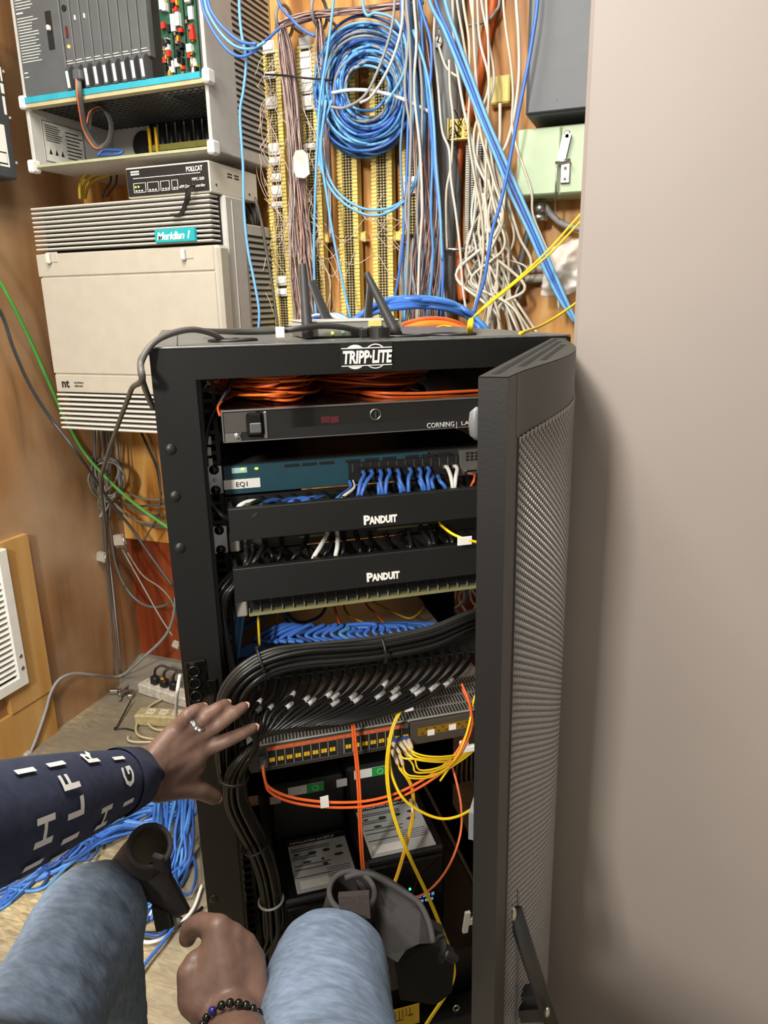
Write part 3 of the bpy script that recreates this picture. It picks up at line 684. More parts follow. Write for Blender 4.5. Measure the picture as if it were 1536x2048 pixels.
# by the beige cabinets
for i, (lb, pts, m_) in enumerate((
    ('light blue cable hanging down past both grey cabinet sides', [(478, -10), (482, 60), (492, 120), (487, 180), (480, 230), (486, 330), (488, 420), (496, 500), (508, 560), (518, 620), (517, 660)], M_blue2),
    ('blue cable, outer of three loops sagging at top of card cabinet', [(402, -10), (415, 40), (438, 80), (465, 108), (490, 112), (520, 95)], M_blue),
    ('blue cable, middle of three loops sagging at top of card cabinet', [(408, -10), (424, 40), (452, 78), (478, 95), (505, 97), (530, 84)], M_blue2),
    ('blue cable, inner of three loops sagging at top of card cabinet', [(414, -10), (432, 38), (462, 70), (486, 85), (512, 88)], M_blue))):
    cable('cable', lb, 'cable', wpts(pts, MY-.03-.006*i if i else MY-.02), .0034, m_)
for i in range(6):
    cable('cable', 'dark grey cable arching out behind the recorder box down the cabinet side', 'cable', wpts([(486, 384+i*5), (502-i*1.5, 395+i*7), (513-i*2.2, 420+i*5), (514-i*2.5, 445+i*2), (503-i*1, 458)], WY-.10-.006*i), .0032, [M_dgrayc, M_cabk][i % 2], 'dark cables behind the recorder box')
cable('cable', 'long dark grey cable from cabinet side down to the white cable flag', 'cable', wpts([(488, 378, WY-.06), (508, 395), (522, 440), (532, 500), (543, 560), (550, 610), (556, 656)], WY-.12), .004, M_dgrayc)
cable('cable', 'pale grey cable beside the finned cabinet side slots', 'cable', wpts([(494, 440), (506, 480), (514, 540), (522, 600), (526, 655)], WY-.09), .003, M_grayc)
# ------------------------------------------------------------------ conduits
pts = wpts([(893, -20), (892, 150), (890, 350), (886, 500), (882, 660)], WY-.045)
b = MB(); b.tube(pts, .0315, 20); tag(b.build('conduit', mat('grey_conduit', '#85888a', .5, var=.08)), 'thick grey vertical conduit right of the terminal blocks', 'conduit')
pts = wpts([(918, -20), (917, 150), (914, 300), (912, 420), (905, 600), (898, 665)], WY-.03)
b = MB(); b.tube(pts, .013, 14); tag(b.build('conduit', mat('dark_conduit', '#5e6063', .5)), 'slim dark conduit hugging the thick grey one', 'conduit')
pts = wpts([(990, -20), (975, 60), (962, 130), (945, 200), (928, 260), (916, 330), (912, 400), (912, 480), (920, 560), (926, 600)], WY-.028)
b = MB(); b.tube(cr(pts, 6), .0135, 14); tag(b.build('innerduct', mat('orange_innerduct', '#d2682c', .5)), 'orange plastic duct running down the plywood beside the conduit', 'duct')
a = atY(872, 498, WY-.09)
b = MB(); p0, p1 = atY(860, 498, WY-.095), atY(938, 500, WY-.095)
b.tube([p0, p1], .0055, 10); b.box(p1+V((-.012, -.004, -.014)), p1+V((.016, .094, .014)), .003); b.box(p0+V((-.004, 0, -.006)), p0+V((.004, .094, .006)))
tag(b.build('distribution_ring', M_metal), 'straight metal wire ring bracket across the grey conduit', 'bracket')
a = atY(876, 85, WY-.08); b = MB(); b.cyl(a, a+V((0, .04, 0)), .005, 12); b.cyl(a+V((0, -.004, 0)), a, .012, 14); b.tube(cr([a+V((0, -.004, 0)), a+V((.008, -.02, .004)), a+V((.010, -.02, .024))], 4), .0018, 6)
tag(b.build('wire_hook', M_metal), 'small round metal hook on the grey conduit', 'hook')
a = atY(600, 20, WY); 
for px, py, lb in ((569, 42, 'left'), (639, 24, 'middle'), (825, 8, 'right')):
    a = atY(px, py, WY-.10); b = MB(); b.tube([a+V((.004*math.sin(i/10*math.pi), .045*math.cos(i/10*math.pi), .034*math.sin(i/10*math.pi))) for i in range(20)], .0045, 8, closed=True); b.tube([a+V((0, .045, 0)), a+V((0, .098, 0))], .004, 8)
    tag(b.build('distribution_ring', M_grayc), f'grey metal ring holding the brown wire bunch, {lb} of three', 'bracket')
# ------------------------------------------------------------------ boxes at the upper right
a, c = atY(980, 155, WY-.04), atY(1019, 205, WY-.04)
t = thing('junction_box', 'small yellow closed wall junction box on the plywood', 'junction box', ((a.x+c.x)/2, WY-.02, c.z))
MB().box((a.x, WY-.035, c.z), (c.x, WY-.001, a.z), .003).build('base', M_yblk, t); MB().box((a.x-.001, WY-.046, c.z-.001), (c.x+.001, WY-.036, a.z+.001), .004).build('cover', M_yblk, t)
a, c = atY(899, 240, WY-.08), atY(940, 280, WY-.08)
t = thing('terminal_box', 'small open yellow terminal box with exposed screws by the conduit', 'terminal box', ((a.x+c.x)/2, WY-.07, c.z))
MB().box((a.x, WY-.085, c.z), (c.x, WY-.079, a.z), .002).build('base', M_yblk, t)
b = MB(); b.box((a.x, WY-.100, c.z), (a.x+.003, WY-.085, a.z)); b.box((a.x, WY-.100, c.z), (c.x, WY-.085, c.z+.003)); b.box((a.x+.01, WY-.079, c.z+.01), (c.x-.01, WY-.002, a.z-.01)); b.build('rim', M_yblk, t)
b = MB(); RR = random.Random(5)
for i in range(9):
    x, z = a.x+.012+(i % 3)*.016, c.z+.012+(i//3)*.014; b.cyl((x, WY-.092, z), (x, WY-.085, z), .005, 8)
b.build('screw_terminal', mat('brass', '#8f7a35', .35, .8), t)
b = MB()
for i in range(8): p = V((RR.uniform(a.x, c.x), WY-.094, RR.uniform(c.z, a.z))); b.tube(cr([p, p+V((RR.uniform(-.02, .02), -.012, RR.uniform(-.02, .02))), p+V((RR.uniform(-.03, .03), 0, RR.uniform(-.03, .03)))], 5), .0014, 5)
b.build('wire_ends', M_slot, t)
x0, x1 = atY(930, 400, WY-.06).x, atY(972, 400, WY-.06).x; z1, z0 = atY(950, 283, WY-.06).z, atY(950, 487, WY-.06).z
t = thing('grey_terminal_block', 'long grey terminal block full of wire rows right of the duct', 'terminal block', ((x0+x1)/2, WY-.03, z0))
MB().box((x0+.006, WY-.045, z0), (x1-.004, WY-.001, z1), .002).build('block_body', M_dgrayc, t)
for sx, nm in ((x0, 'fanning_strip'), (x1-.008, 'fanning_strip')):
    b = MB(); b.box((sx, WY-.058, z0), (sx+.010, WY-.045, z1))
    for k in range(44): b.box((sx+.001, WY-.062, z0+k*(z1-z0)/44), (sx+.009, WY-.0575, z0+(k+.6)*(z1-z0)/44))
    b.build(nm, mat('pale_strip', '#bdbab0', .5), t)
b = MB()
for c_ in range(4):
    for k in range(44): b.box((x0+.014+c_*.010, WY-.054, z0+k*(z1-z0)/44), (x0+.020+c_*.010, WY-.045, z0+(k+.5)*(z1-z0)/44))
b.build('clip_field', mat('clip_pale', '#a5a29a', .4, .3), t)
x0, x1 = atY(1054, 100, WY-.16).x, px0+.10; zz0 = atY(1056, 232, WY-.16).z
t = thing('wall_cabinet', 'dark slate grey wall cabinet hung above the pale green switch', 'cabinet', ((x0+x1)/2, WY-.08, zz0))
MB().box((x0, WY-.157, zz0), (x1, WY-.002, 2.6), .006).build('body', mat('slate_enamel', '#4c5157', .45, var=.05), t)
MB().box((x0+.006, WY-.163, zz0+.004), (x1-.006, WY-.1575, 2.59), .004).build('door', MATS['slate_enamel'], t)
a = atY(1117, 196, WY-.163); b = MB()
b.tube([a+V((-.004, 0, -.006)), a+V((.002, 0, .004))], .0008, 5); b.tube([a+V((.012, 0, 0)), a+V((.016, 0, .004))], .0006, 5)
b.build('scratch', mat('scratch_grey', '#8d9296', .5), t)
# pale green lever switch
x0, x1 = atY(1034, 330, WY-.13).x, px0+.06; z1, z0 = atY(1034, 258, WY-.13).z, atY(1034, 394, WY-.13).z
t = thing('disconnect_switch', 'pale green steel switch box with a bare metal lever', 'switch box', ((x0+x1)/2, WY-.07, z0))
xm = atY(1120, 320, WY-.13).x
MB().box((x0, WY-.12, z0), (x1, WY-.002, z1), .003).build('body', M_grn, t)
MB().box((x0-.001, WY-.128, z0+.002), (xm-.001, WY-.1205, z1-.002), .003).build('door', M_grn, t); MB().box((xm+.001, WY-.126, z0+.002), (x1, WY-.1205, z1-.002), .003).build('fixed_cover', M_grn, t)
lv = MB(); p, q = atY(1134, 268, WY-.14), atY(1122, 320, WY-.14)
dx = V((.010, 0, .002)); lv.prism([p-dx, p+dx, q+dx, q-dx], (0, .004, 0)); lv.box((p.x-.006, WY-.14, p.z-.01), (p.x+.006, WY-.1265, p.z+.008), .002)
lo = lv.build('lever', M_metal, t)
b = MB(); b.tube([q+V((-.012, -.004, -.006)), q+V((.022, -.004, -.002))], .0035, 8); b.tube([q+V((-.008, -.004, -.006)), q+V((-.010, .004, -.05)), q+V((-.010, .01, -.11))], .0022, 6); b.build('lever_hook', M_metal, lo)
p = atY(1131, 345, WY-.128); MB().box(p+V((-.011, -.006, -.024)), p+V((.011, .002, .024)), .002).build('hasp_plate', M_metal, t)
b = MB(); b.cyl(p+V((0, -.008, .008)), p+V((0, -.005, .008)), .004, 10); b.cyl(p+V((0, -.008, -.015)), p+V((0, -.005, -.015)), .0035, 10); b.build('rivet', M_dgrayc, t)
p = atY(1080, 404, WY-.06); b = MB(); b.cyl(p, p+V((0, 0, -.03)), .018, 16); b.cyl(p+V((0, 0, -.028)), p+V((0, 0, -.045)), .022, 8)
tag(b.build('conduit_fitting', M_metal), 'metal conduit fitting under the pale green switch box', 'fitting')
cable('conduit', 'dark flexible conduit curving left from below the switch box', 'conduit', wpts([(1078, 415), (1066, 440), (1055, 470), (1045, 510), (1035, 560), (1040, 600)], WY-.06), .009, M_dgrayc)
cable('conduit', 'grey flexible conduit curving right from below the switch box', 'conduit', wpts([(1090, 412), (1105, 432), (1130, 450), (1175, 460)], WY-.06), .008, M_grayc)
for i, (py, lb) in enumerate(((536, 'upper'), (556, 'lower'))):
    p0, p1 = atY(940, py+10, WY-.04), atY(1180, py-6, WY-.04)
    b = MB(); b.tube([p0, p1], .011, 12); b.tubeflat([p0+(p1-p0)*.45, p0+(p1-p0)*.47], .014, 12)
    tag(b.build('conduit', mat('pale_pipe', '#9c968c', .45)), f'pale horizontal pipe low on the plywood, {lb} of two', 'conduit')
# clear plastic bag on the pipes
def bag():
    m = mat('clear_bag', '#f2efe8', .2, alpha=.5, var=.05); c = atY(1138, 535, WY-.10); b = MB(); vs = []; fs = []
    for i in range(25):
        for j in range(25):
            u, v = i/24-.5, j/24-.5
            vs.append(c+V((u*.13, -.035*(1-4*u*u)*(1-4*v*v)+.012*math.sin(9*u+7*v)+.012*noise.noise(V((u*9, v*9, 3))), -v*.13*(1-.35*abs(u))+.03*u)))
    for i in range(24):
        for j in range(24): fs.append((i*25+j, i*25+j+1, i*25+j+26, i*25+j+25))
    b.add(vs, fs, True); o = b.build('plastic_bag', m)
    md = o.modifiers.new('thick', 'SOLIDIFY'); md.thickness = .004
    tag(o, 'crumpled clear plastic bag hanging over the pale pipes', 'bag')
bag()
# ------------------------------------------------------------------ pale cables, right of the conduit
paths = [
 ('thin cream cable dropping from the yellow junction box', [(1000, 207), (1000, 260), (999, 310), (1010, 360), (1000, 430)], .0040),
 ('cream cable running from top across the dark wall cabinet edge', [(1032, -10), (1037, 70), (1038, 150), (1030, 220), (1016, 280), (1002, 310)], .0040),
 ('cream cable bowing right below the top edge', [(1006, -10), (1012, 60), (1022, 130), (1026, 190), (1024, 250), (1035, 300), (1062, 380), (1066, 430), (1090, 490), (1110, 540), (1118, 620)], .0030),
 ('white cable falling steeply from the top beside the orange duct', [(940, -10), (950, 60), (953, 110), (950, 170), (962, 230), (980, 300), (990, 360), (1010, 420)], .0034),
 ('white cable draping from the hook down the conduit', [(878, 95), (890, 130), (902, 145), (918, 155)], .0030),
 ('cream cable hanging at the right edge of the conduit', [(905, -10), (908, 90), (916, 150), (928, 220), (940, 270), (955, 330), (985, 390), (1004, 440)], .0036),
 ('cream cable weaving down left of the open terminal box', [(898, 120), (900, 180), (906, 235), (905, 280), (902, 330), (893, 380), (892, 440), (894, 500)], .0030),
 ('white cable hanging from the conduit hook past the terminal box', [(870, 20), (868, 90), (876, 170), (884, 260), (898, 300), (902, 360), (912, 430), (920, 500), (926, 580), (936, 640)], .0032),
 ('cream cable straight down beside the grey terminal block', [(972, -10), (976, 80), (978, 170), (974, 260), (972, 300), (970, 390), (962, 430)], .0030),
]
for i, (lb, pts, r_) in enumerate(paths): cable('cable', lb, 'cable', wpts(pts, WY-.13-.003*i), r_, [M_cream, M_wcab][i % 2])
R = random.Random(33)
for i in range(24):                       # the tangle
    x0, y0 = R.uniform(945, 1000), R.uniform(290, 400); x3 = R.uniform(950, 1065); sw = R.uniform(-45, 45)
    pts = [(x0, y0), (x0+R.uniform(0, 25), y0+70), (985+R.uniform(-45, 40)+sw*.4, 480+R.uniform(-20, 20)), (985+R.uniform(-40, 50)+sw, 555+R.uniform(-20, 20)), (x3*.5+500, 610+R.uniform(-10, 10)), (x3+R.uniform(0, 20), 672)]
    cable('cable', 'cream cable in the tangle hanging below the grey terminal block', 'cable', wpts(pts, WY-.07-.09*R.random()), R.uniform(.0026, .0040), [M_cream, M_wcab, mat('warm_white_jacket', '#bfb8a6', .5)][i % 3], 'cream cables tangled right of the orange duct')
for i in range(16):
    x0 = 805+i*5.5+R.uniform(-3, 3)
    pts = [(x0+R.uniform(-4, 4), 470+R.uniform(-40, 30)), (x0+R.uniform(-8, 8), 530), (x0+R.uniform(-10, 10), 590), (x0+R.uniform(-14, 10), 660)]
    cable('cable', 'grey cable hanging in front of the thick conduit above the rack', 'cable', wpts(pts, WY-.10-.03*R.random()), .0034, [M_grayc, MATS['pale_grey_jacket'], M_blueg][i % 3], 'grey cables hanging by the conduit')
R = random.Random(77)
for i in range(6):
    x0 = 800+i*9+R.uniform(-2, 2); x1 = x0+R.uniform(0, 12)
    pts = [(x0, -10), (x0+R.uniform(0, 8), 80), (x0+R.uniform(0, 12), 180), (x1+R.uniform(-6, 10), 300), (x1+R.uniform(-8, 12), 420), (x1+R.uniform(-12, 12), 520), (x1+R.uniform(-14, 8), 650)]
    cable('cable', 'cable falling straight through the crowded strip between coil and conduit', 'cable', wpts(pts, WY-.15-.05*R.random()), .0034, [M_blueg, M_grayc, M_blue2, M_wcab, M_grayc, MATS['mid_blue_jacket']][i % 6], 'blue and grey cables between coil and conduit')
for i in range(5):
    x0 = R.uniform(892, 962); x2 = R.uniform(945, 1000)
    pts = [(x0, -10), (x0+R.uniform(2, 16), 80), (x0+R.uniform(8, 28), 170), (x0*.5+x2*.5+R.uniform(-6, 6), 265), (x2, 360), (x2+R.uniform(-10, 22), 440), (x2+R.uniform(-20, 40), 530), (x2+R.uniform(-10, 50), 640)]
    cable('cable', 'pale cable running from the ceiling down past the orange duct', 'cable', wpts(pts, WY-.13-.06*R.random()), .0032, [M_cream, M_wcab, MATS['warm_white_jacket']][i % 3], 'pale cables past the orange duct')
# the two long blue diagonals and one crossing back
cable('cable', 'light blue cable, left of two long parallel diagonals to lower right', 'cable', wpts([(856, -10, WY-.2), (888, 60), (925, 150), (955, 225), (990, 310), (1022, 390), (1060, 470), (1090, 540), (1120, 600), (1150, 645)], WY-.19), .0044, M_blue2)
cable('cable', 'light blue cable, right of two long parallel diagonals to lower right', 'cable', wpts([(888, -10, WY-.2), (912, 70), (945, 160), (975, 240), (1010, 320), (1045, 400), (1080, 480), (1108, 545), (1132, 600), (1158, 655)], WY-.20), .0044, M_blue2)
cable('cable', 'blue cable, a third diagonal parallel between the light blue pair', 'cable', wpts([(868, -10), (900, 70), (935, 155), (965, 235), (1000, 318), (1034, 395), (1068, 470), (1100, 545), (1128, 605), (1152, 650)], WY-.185), .0036, M_blue)
cable('cable', 'blue cable swinging from the dark wall cabinet down to lower left', 'cable', wpts([(1076, -10), (1066, 70), (1050, 160), (1036, 230), (1025, 290), (1016, 340), (1000, 410), (985, 460), (975, 520), (968, 560), (955, 600), (948, 625)], WY-.22), .0042, M_blue)
cable('cable', 'grey cable curving under the orange duct at the top', 'cable', wpts([(1000, -10), (992, 22), (972, 42), (935, 52)], WY-.05), .004, M_grayc)
# light blue cables seen low through the rack, behind it
for i in range(18):
    x0 = R.uniform(900, 960); pts = [(x0, 1160+R.uniform(-10, 20)), (x0+R.uniform(-25, 25), 1200), (x0+R.uniform(-40, 30), 1235), (x0+R.uniform(-40, 40), 1275)]
    cable('cable', 'cable in the pale and blue tangle on the wall behind the rack', 'cable', wpts(pts, WY-.03-.05*R.random()), .0036, [M_white, M_cream, M_blue2, M_blue][i % 4], 'cables low behind the rack')
# ================================================================== the open rack
RORG = RM @ V((.3, .4, FZ))
rack = thing('server_rack', 'black open-fronted server rack with its perforated door swung open', 'server rack', RORG)
def RB(): return MB(RM)
b = RB(); b.box((0, 0, FZ+.03), (.055, .05, 1.2085)); b.box((.055, .012, FZ+.03), (.061, .05, 1.168)); b.build('front_post', M_frame, rack)
b = RB(); b.box((.545, 0, FZ+.03), (.6, .05, 1.2085)); b.build('front_post', M_frame, rack)
hd = RB().box((.0551, 0, 1.169), (.5449, .045, 1.2085)).build('header', M_frame, rack)
RB().box((0, 0, FZ-.0), (.6, .05, FZ+.029), .003).build('bottom_sill', M_frame, rack)
b = RB(); b.box((0, .75, FZ+.03), (.05, .8, 1.2)); b.build('rear_post', M_black, rack)
b = RB(); b.box((.55, .75, FZ+.03), (.6, .8, 1.2)); b.build('rear_post', M_black, rack)
RB().box((.0505, .77, FZ+.03), (.5495, .78, .56)).build('added_rear_panel', M_black2, rack); RB().box((.0505, .77, .5601), (.30, .78, .9999)).build('added_rear_panel', M_black2, rack); RB().box((.0505, .77, 1.0), (.5495, .78, 1.19)).build('added_rear_panel', M_black2, rack)  # panels added to darken the inside; the gap admits wall light
RB().box((0, .051, FZ+.03), (.004, .749, 1.2)).build('side_panel', M_black2, rack)
b = RB(); b.box((.596, .474, FZ+.03), (.6, .749, 1.2)); b.box((.596, .051, .72), (.6, .4739, 1.2)); b.box((.596, .051, FZ+.03), (.6, .4739, .04)); b.build('side_panel', M_black2, rack)
RB().box((.005, .051, FZ), (.595, .749, FZ+.012)).build('bottom_panel', M_black2, rack)
M_top = mat('sheen_black_top', '#5c5c5a', .36, var=.25, scale=60, stretch=(.25, 2, 1))  # grey carries the sheen of light on the black top
tp = RB().box((0, .0, 1.209), (.6, .8, 1.212), .001).build('top_panel', M_top, rack)
b = RB(); b.box((.035, .012, 1.2121), (.0365, .78, 1.2124)); b.box((.035, .012, 1.2121), (.565, .0135, 1.2124)); b.build('top_seam', M_slot, tp)
def port(px, py, rx, ry):
    c = rkz(px, py, 1.213); b = RB(); n = 28
    ring = [(c.x+rx*math.cos(2*math.pi*i/n), c.y+ry*math.sin(2*math.pi*i/n), 1.2135) for i in range(n)]
    b.tube(ring, .0022, 6, closed=True); b.use(M_slot); b.add([(p[0], p[1], 1.2126) for p in ring], [tuple(range(n))])
    b2 = RB(); b2.tube(ring, .0024, 6, closed=True); o = b2.build('cable_port', M_blkpl, tp)
    b3 = RB(); b3.add([(p[0], p[1], 1.2126) for p in ring], [tuple(range(n))]); b3.build('port_opening', M_slot, o)
port(466, 681, .034, .028); port(812, 672, .034, .022); port(905, 669, .036, .03)
for x, z in ((.015, 1.079), (.0145, 1.014), (.014, .94), (.011, .343)):
    b = RB(); b.sphere((x, .001, z), .008, 8, (1, .55, 1)); b.build('frame_bolt', M_black, rack)
# keeper plate on the post
b = RB(); b.box((.004, -.004, .695), (.034, .0, .768), .003); kp = b.build('latch_keeper', M_blkgl, rack)
b = RB()
for z in (.752, .733, .712): b.tube([(.016+.008*math.cos(a/8*math.pi), -.005, z+.008*math.sin(a/8*math.pi)) for a in range(16)], .0016, 6, closed=True)
b.box((.033, -.006, .66), (.046, -.001, .735), .001)
b.build('keeper_ring', M_blkgl, kp)
# mounting rails
def rail(x0, x1):
    b = RB(); b.box((x0, .08, FZ+.03), (x0+.006, .083, 1.19)); b.box((x1-.006, .08, FZ+.03), (x1, .083, 1.19)); b.box((x0, .083, FZ+.03), (x0+.002, .12, 1.19))
    z = FZ+.035
    while z < 1.185:
        b.box((x0+.006, .08, z), (x1-.006, .083, z+.0056)); z += .01524
    return b.build('mounting_rail', M_black2, rack)
rl = rail(.0585, .082); rr_ = rail(.518, .5415)
b = RB(); R = random.Random(8)
for (px, py) in ((478, 1695), (480, 1712), (481, 1728), (483, 1744), (484, 1758), (485, 1773), (487, 1788), (488, 1800), (489, 1829), (491, 1858), (492, 1872)):
    p = rk(px, py, .079); b.box((p.x-.004, .0775, p.z-.005*R.uniform(.5, 1)), (p.x+.004, .0799, p.z+.005))
b.build('rail_marking', mat('rail_mark_grey', '#e3e0d6', .5), rl)
b = RB()
for (px, py) in ((418, 881), (418, 903), (421, 925)): p = rk(px, py, .079); b.box((p.x-.0032, .0765, p.z-.006), (p.x+.0032, .0799, p.z+.0065), .001)
b.build('rail_clip', M_white, rl)
# logo plate
lp = rk(733, 713, 0); W2 = .036
pl = RB().box((lp.x-.037, -.0015, lp.z-.0185), (lp.x+.037, 0, lp.z+.0185)).build('logo_plate', M_slot, hd)
b = RB()
for sx in (-.0165, .0125):
    n = 28; r0, r1 = (.0172, .0155) if sx > 0 else (.0172, 0)
    if r1: b.tube([(lp.x+sx+.0162*math.cos(2*math.pi*i/n), -.0019, lp.z+.0162*math.sin(2*math.pi*i/n)) for i in range(n)], .0008, 6, closed=True)
    else: b.cyl((lp.x+sx, -.0019, lp.z), (lp.x+sx, -.0014, lp.z), .0165, 28)
b.build('logo_circle', M_wink, pl)
RB().box((lp.x-.036, -.0028, lp.z-.0115), (lp.x+.036, -.0019, lp.z+.0115)).build('logo_bar', M_slot, pl)
b = RB(); b.box((lp.x-.036, -.0030, lp.z+.0112), (lp.x+.036, -.0022, lp.z+.0124)); b.box((lp.x-.036, -.0030, lp.z-.0124), (lp.x+.036, -.0022, lp.z-.0112)); b.build('logo_rule', M_wink, pl)
rtext('logo_lettering', 'TRIPP·LITE', .0235, lp.x-.035, -.0030, lp.z-.0082, M_wink, pl, shear=.15, bold=.0008, width=.070)
# door: hinge at the right front edge, curved perforated skin
HX, HY = .56, -.016; ang = math.radians(57.0)
DU = V((-math.cos(ang), -math.sin(ang), 0)); DN = V((math.sin(ang), -math.cos(ang), 0))
LEN = .575; ZB, ZTOP = FZ+.035, 1.2075
lean = math.tan(math.radians(.45))
def dpt(u, n, z):
    p = V((HX, HY, 0))+DU*u+DN*n; s = (ZTOP-z)*lean; return V((p.x+s*RW.x*.93, p.y-s*.35, z))
def bulge(u):
    e = .045
    if u > LEN-e: return .0215+(LEN-u)/e*.0035
    if u < e: return .020+u/e*.004
    v = (u-e)/(LEN-2*e); return .024+.001*v+.026*math.sin(math.pi*v)**1.15
door = RB()
us = [i*LEN/40 for i in range(41)]
def strip(b, pts_a, pts_b):
    n = len(pts_a); b.add(pts_a+pts_b, [(i, i+1, n+i+1, n+i) for i in range(n-1)], False)
prof = [(u, 0) for u in us]; outp = [(u, bulge(u)) for u in us]
zt_, zb_ = ZTOP, ZB; band = .05
b = RB()
for z0_, z1_ in ((zt_-band, zt_), (zb_, zb_+band)):
    for k in range(40):
        u0, u1 = us[k], us[k+1]
        A = [dpt(u0, bulge(u0)-.003, z0_), dpt(u1, bulge(u1)-.003, z0_), dpt(u1, bulge(u1), z0_), dpt(u0, bulge(u0), z0_)]
        Bq = [dpt(u0, bulge(u0)-.003, z1_), dpt(u1, bulge(u1)-.003, z1_), dpt(u1, bulge(u1), z1_), dpt(u0, bulge(u0), z1_)]
        b.add(A+Bq, [(0, 1, 5, 4), (2, 3, 7, 6), (0, 3, 2, 1), (4, 5, 6, 7)])
E_ = .040
def vbar(u0, u1, n0, n1a, n1b, z0_, z1_):
    A = [dpt(u0, n0, z0_), dpt(u1, n0, z0_), dpt(u1, n1b, z0_), dpt(u0, n1a, z0_)]; Bq = [dpt(u0, n0, z1_), dpt(u1, n0, z1_), dpt(u1, n1b, z1_), dpt(u0, n1a, z1_)]
    b.add(A+Bq, [(0, 3, 2, 1), (4, 5, 6, 7), (0, 1, 5, 4), (1, 2, 6, 5), (2, 3, 7, 6), (3, 0, 4, 7)])
vbar(LEN-E_, LEN, 0, bulge(LEN-E_), bulge(LEN), zb_, zt_); vbar(0, E_, 0, bulge(0), bulge(E_), zb_, zt_)
for zz in (zb_, zt_-.003):            # top and bottom caps
    A = [dpt(u, 0, zz) for u in us]; B2 = [dpt(u, bulge(u), zz) for u in us]; A3 = [dpt(u, 0, zz+.0036) for u in us]; B3 = [dpt(u, bulge(u), zz+.0036) for u in us]
    strip(b, A, B2); strip(b, B3, A3); strip(b, A3, A)
dr = b.build('door', M_black, rack)
b = RB()
for row in range(5):
    n0 = .006+row*.0105; 
    for k in range(46):
        u = .03+k*.0115
        if bulge(u) < n0+.014 or bulge(u+.008) < n0+.014: continue
        b.prism([dpt(u, n0, zt_+.0007), dpt(u+.0062, n0, zt_+.0007), dpt(u+.0062, n0+.0058, zt_+.0007), dpt(u, n0+.0058, zt_+.0007)], (0, 0, .0003))
b.build('top_vent_slots', M_slot, dr)
def mesh_skin():
    b = RB(); pu, pz = .0062, .0070; nu = int((LEN-2*E_)/pu); z0_, z1_ = zb_+band, zt_-band; nz = int((z1_-z0_)/pz)
    r_ = .0026
    for i in range(nu):
        u0 = E_+i*(LEN-2*E_)/nu; u1 = E_+(i+1)*(LEN-2*E_)/nu; uc = (u0+u1)/2; off = pz/2 if i % 2 else 0
        zs_ = [z0_-off+k*pz for k in range(nz+2)]
        vs = []; fs = []
        for k, zk in enumerate(zs_):
            a0 = max(zk, z0_); vs += [dpt(u0, bulge(u0), min(a0, z1_)), dpt(u1, bulge(u1), min(a0, z1_))]
        for k in range(len(zs_)-1):
            za, zb2 = max(zs_[k], z0_), min(zs_[k+1], z1_)
            c = [2*k, 2*k+1, 2*k+3, 2*k+2]
            if zb2-za < pz*.98: 
                if zb2 > za: fs.append(tuple(c))
                continue
            zc_ = (za+zb2)/2; h = len(vs)
            for q in range(8):
                a = math.radians(-112.5+45*q); u = uc+r_*math.cos(a); vs.append(dpt(u, bulge(u0)+(bulge(u1)-bulge(u0))*(u-u0)/(u1-u0), zc_+1.12*r_*math.sin(a)))
            for q in range(4):
                fs.append((c[q], c[(q+1) % 4], h+2*q+1, h+2*q)); fs.append((c[(q+1) % 4], h+(2*q+2) % 8, h+2*q+1))
        b.add(vs, fs)
    o = b.build('perforated_skin', mat('mesh_sheen', '#62605d', .26, var=.05), dr)  # paler than the black door: reflected panel light put into the colour
    md = o.modifiers.new('thickness', 'SOLIDIFY'); md.thickness = .0012; md.offset = -1
    return o
mesh_skin()
b = RB(); p = rk(944, 852, .0); 
q = dpt(LEN-.03, -.012, rkz(944, 852, 1.0).z)
hz = 1.10
def doorz(px, py):      # height of a photo point on the door's free edge
    best = None
    for i in range(600):
        z = FZ+i*.0022; w_ = RM @ dpt(LEN, 0, z); d = w_-CAM; zz = d.dot(FW); y = CY-F_PX*d.dot(UP)/zz
        if best is None or abs(y-py) < best[0]: best = (abs(y-py), z)
    return best[1]
hz = doorz(0, 852); b = RB()
b.tube([dpt(LEN-.012, -.002, hz-.012), dpt(LEN-.012, -.004, hz-.008), dpt(LEN-.012, -.0045, hz), dpt(LEN-.012, -.004, hz+.008), dpt(LEN-.012, -.002, hz+.012)], [.002, .0045, .005, .0045, .002], 12)
b.build('door_latch', mat('grey_latch', '#6b6e70', .45), dr)
hz = doorz(0, 1668); b = RB(); b.prism([dpt(LEN-.03, -.006, hz-.014), dpt(LEN-.008, -.006, hz-.014), dpt(LEN-.008, 0, hz-.014), dpt(LEN-.03, 0, hz-.014)], (0, 0, .028)); b.build('door_bracket', MATS['grey_latch'], dr)
# ================================================================== rack equipment
def unit(name, label, cat, x0, x1, y0, y1, z0, z1, m, ch=.0015, nm='body', group=None):
    t = thing(name, label, cat, RM @ V(((x0+x1)/2, (y0+y1)/2, z0)), group)
    RB().box((x0, y0, z0), (x1, y1, z1), ch).build(nm, m, t); return t
def ear(t, z0, z1, m, side='L', screws=True):
    x0, x1 = (.0587, .083) if side == 'L' else (.517, .5413)
    e = RB().box((x0, .0765, z0), (x1, .0795, z1), .003).build('mounting_ear', m, t)
    if screws:
        for z in (z0+.0065, z1-.0065):
            b = RB(); b.sphere(((x0+x1)/2, .0755, z), .0072, 8, (1, .5, 1)); b.build('screw', M_blkgl, e)
    return e
def bx(name, a, c, m, par, ch=0): return RB().box(a, c, ch).build(name, m, par)
